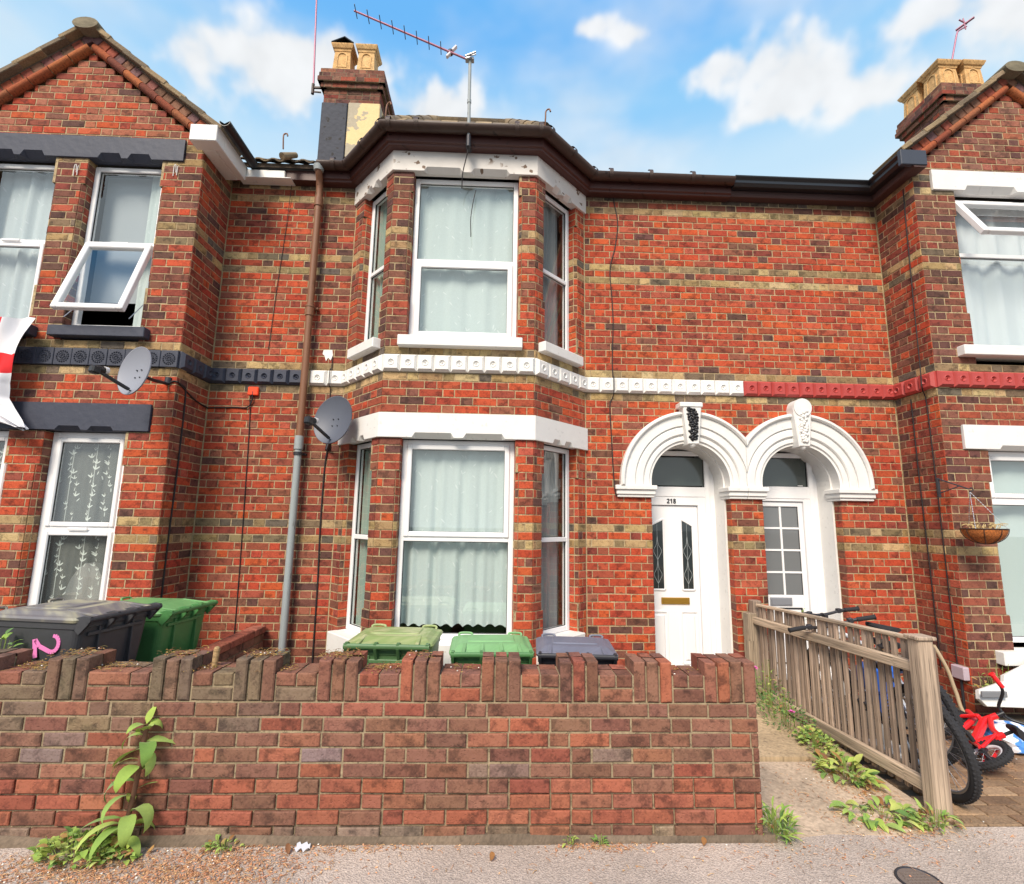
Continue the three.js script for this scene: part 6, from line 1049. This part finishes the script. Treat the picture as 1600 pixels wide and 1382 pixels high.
// ---------------------------------------------------------------- litter: needles, husks and dry leaves, too many to count
function litter(name, label, spots, cols) {
  const L = [];
  for (const [cx, cz, rx, rz, n, y, lim] of spots) for (let i = 0; i < n; i++) {
    const a = rr(0, 6.283), r = Math.min(1.5, .62 * Math.sqrt(-2 * Math.log(1 - rnd() * .97))), x = cx + Math.cos(a) * rx * r, z = cz + Math.sin(a) * rz * r; if (lim && z < lim) continue; const q = rnd(); let g;
    if (q < .55) { const l = rr(.012, .042), b = rr(0, 6.3); g = tube([[-l / 2, 0, 0], [0, rr(.001, .008), rr(-.006, .006)], [l / 2, 0, 0]], rr(.0008, .0017), 3, 3); g.rotateY(b); }
    else if (q < .93) { g = leafG(rr(.008, .022), rr(.005, .012), rr(-.9, .9), .5, 0, 2); g.rotateX(rr(-.6, .6)); g.rotateY(rr(0, 6.3)); }
    else { g = box(-.004, .004, 0, .004, -.003, .003, .001); g.rotateY(rr(0, 3)); }
    tinted(g, q > .985 ? ['#f0ece4'] : cols, rr(.75, 1.15)); move(g, x, y + rr(.001, .006), z); L.push(g);
  }
  const m = single(name, L, std({ vertexColors: true, roughness: 1, side: THREE.DoubleSide }), label, 'litter'); m.userData.kind = 'stuff'; return m;
}
const lc = ['#cf9a72', '#d2a27a', '#bd8662', '#dcb48a', '#a87652', '#cfa878', '#bd9070', '#d89a76'];
litter('leaf_litter', 'brown needles and husks drifted along the foot of the front wall', [[-1.98, 2.62, .46, .12, 1250, 0, 2.44], [-1.30, 2.58, .36, .15, 1300, 0, 2.43], [-1.45, 2.70, .5, .07, 500, 0], [-.75, 2.45, .4, .05, 260, 0, 2.43], [.62, 2.465, .25, .035, 200, 0, 2.43], [.0, 2.56, 2.2, .14, 170, 0, 2.43], [1.8, 2.5, .5, .2, 170, .004, 2.43], [2.35, 2.32, .3, .16, 380, .006], [2.4, 1.8, .14, .35, 420, .006], [2.0, 2.0, .4, .3, 110, .006], [3.0, 2.45, .6, .2, 120, 0], [3.9, 1.3, .5, .4, 250, .01]], lc);
litter('leaf_litter', 'moss crumbs and brown litter lying on the crenellated wall top', [[-1.63, 2.31, .10, .08, 110, .843], [-1.22, 2.31, .09, .08, 190, .843], [-.61, 2.31, .09, .08, 120, .843], [-2.14, 2.31, .13, .08, 130, .843], [-2.3, 2.31, .1, .09, 100, .915], [-1.74, 2.31, .1, .09, 90, .915], [-1.29, 2.31, .1, .09, 120, .915], [-.85, 2.31, .1, .09, 140, .915], [-.4, 2.31, .1, .09, 60, .915], [-2.53, 2.31, .12, .08, 160, .843], [-.16, 2.31, .1, .08, 40, .843], [1.1, 2.31, .08, .08, 30, .843]], ['#a88650', '#94703f', '#b89a5c', '#8a7a3e', '#a5664a', '#7a5a3c']);
for (const [i, [x, z, r, l]] of [[-1.71, 2.50, .4, 'curled orange brown leaf beside the foot of the tall weed'], [-1.0, 2.52, 2, 'yellow brown leaf right of the larger drift of litter'], [1.14, 2.47, 1, 'rust brown leaf near the right end of the wall foot'], [2.50, 2.36, 2.6, 'brown leaf in the weed by the fence post'], [.02, 2.58, 1.2, 'twiggy orange leaf lying on the open pavement']].entries()) { const g = leafG(rr(.045, .06), .03, -1.7, .9, .2, 5); g.rotateY(r); tinted(g, greens.dry); single('dry_leaf', move(g, x, .008, z), LM, l, 'leaf'); }
{ const g = new THREE.PlaneGeometry(.07, .05, 6, 4); const q = g.attributes.position; for (let i = 0; i < q.count; i++) q.setZ(i, .012 * Math.sin(i * 2.1) + .006); g.rotateX(-Math.PI / 2); single('paper_scrap', move(g, -.945, .008, 2.47), std({ color: hex('#e6e9f2', .9), side: THREE.DoubleSide }), 'crumpled white paper scrap on the pavement near the wall', 'paper'); }
{ const t = thing('wooden_peg', 'pale wooden peg standing in a gap of the left wall top', 'peg', [-1.575, .842, 2.29]); obj('shaft', [rod([0, 0, 0], [.006, .09, 0], .015, .017, 10), move(new THREE.SphereGeometry(.017, 10, 6), .006, .09, 0)], woodMat('#c9ac80', [1, 3]), t); }
{ const t = thing('drain_cover', 'small round iron stopcock cover set in the pavement', 'cover', [2.085, .0, 2.735]); const L = [move(new THREE.CylinderGeometry(.088, .088, .008, 36), 0, .001, 0), ...Array.from({ length: 6 }, (_, k) => box(-.07 + Math.abs(k - 2.5) * .01, .07 - Math.abs(k - 2.5) * .01, .004, .008, -.055 + k * .02, -.047 + k * .02, .001)), ...Array.from({ length: 6 }, (_, k) => box(-.055 + k * .02, -.047 + k * .02, .004, .0075, -.06, .06, .001))]; obj('lid', L, std({ color: hex('#7d6f66'), roughness: .7, metalness: .3 }), t); obj('rim', move(new THREE.TorusGeometry(.094, .007, 6, 40).rotateX(Math.PI / 2), 0, .002, 0), M.darkMetal, t); }
// small fixings on the walls
for (const [p, l] of [[[-3.375, 5.20, .552], 'pair of white wire hooks on the brick right of the open window'], [[-4.37, 5.16, .552], 'white wire hook on the brick pier between the upper left windows']]) single('wire_hook', [tube([[p[0], p[1] - .06, p[2] + .004], [p[0] + .005, p[1] + .05, p[2] + .01], [p[0] + .02, p[1] + .06, p[2] + .01], [p[0] + .025, p[1] - .02, p[2] + .004]], .004, 20, 5), tube([[p[0] + .035, p[1] - .05, p[2] + .004], [p[0] + .04, p[1] + .04, p[2] + .01], [p[0] + .05, p[1] + .05, p[2] + .01]], .004, 14, 5)], M.white, l, 'hook');

renderer.render(scene, camera);
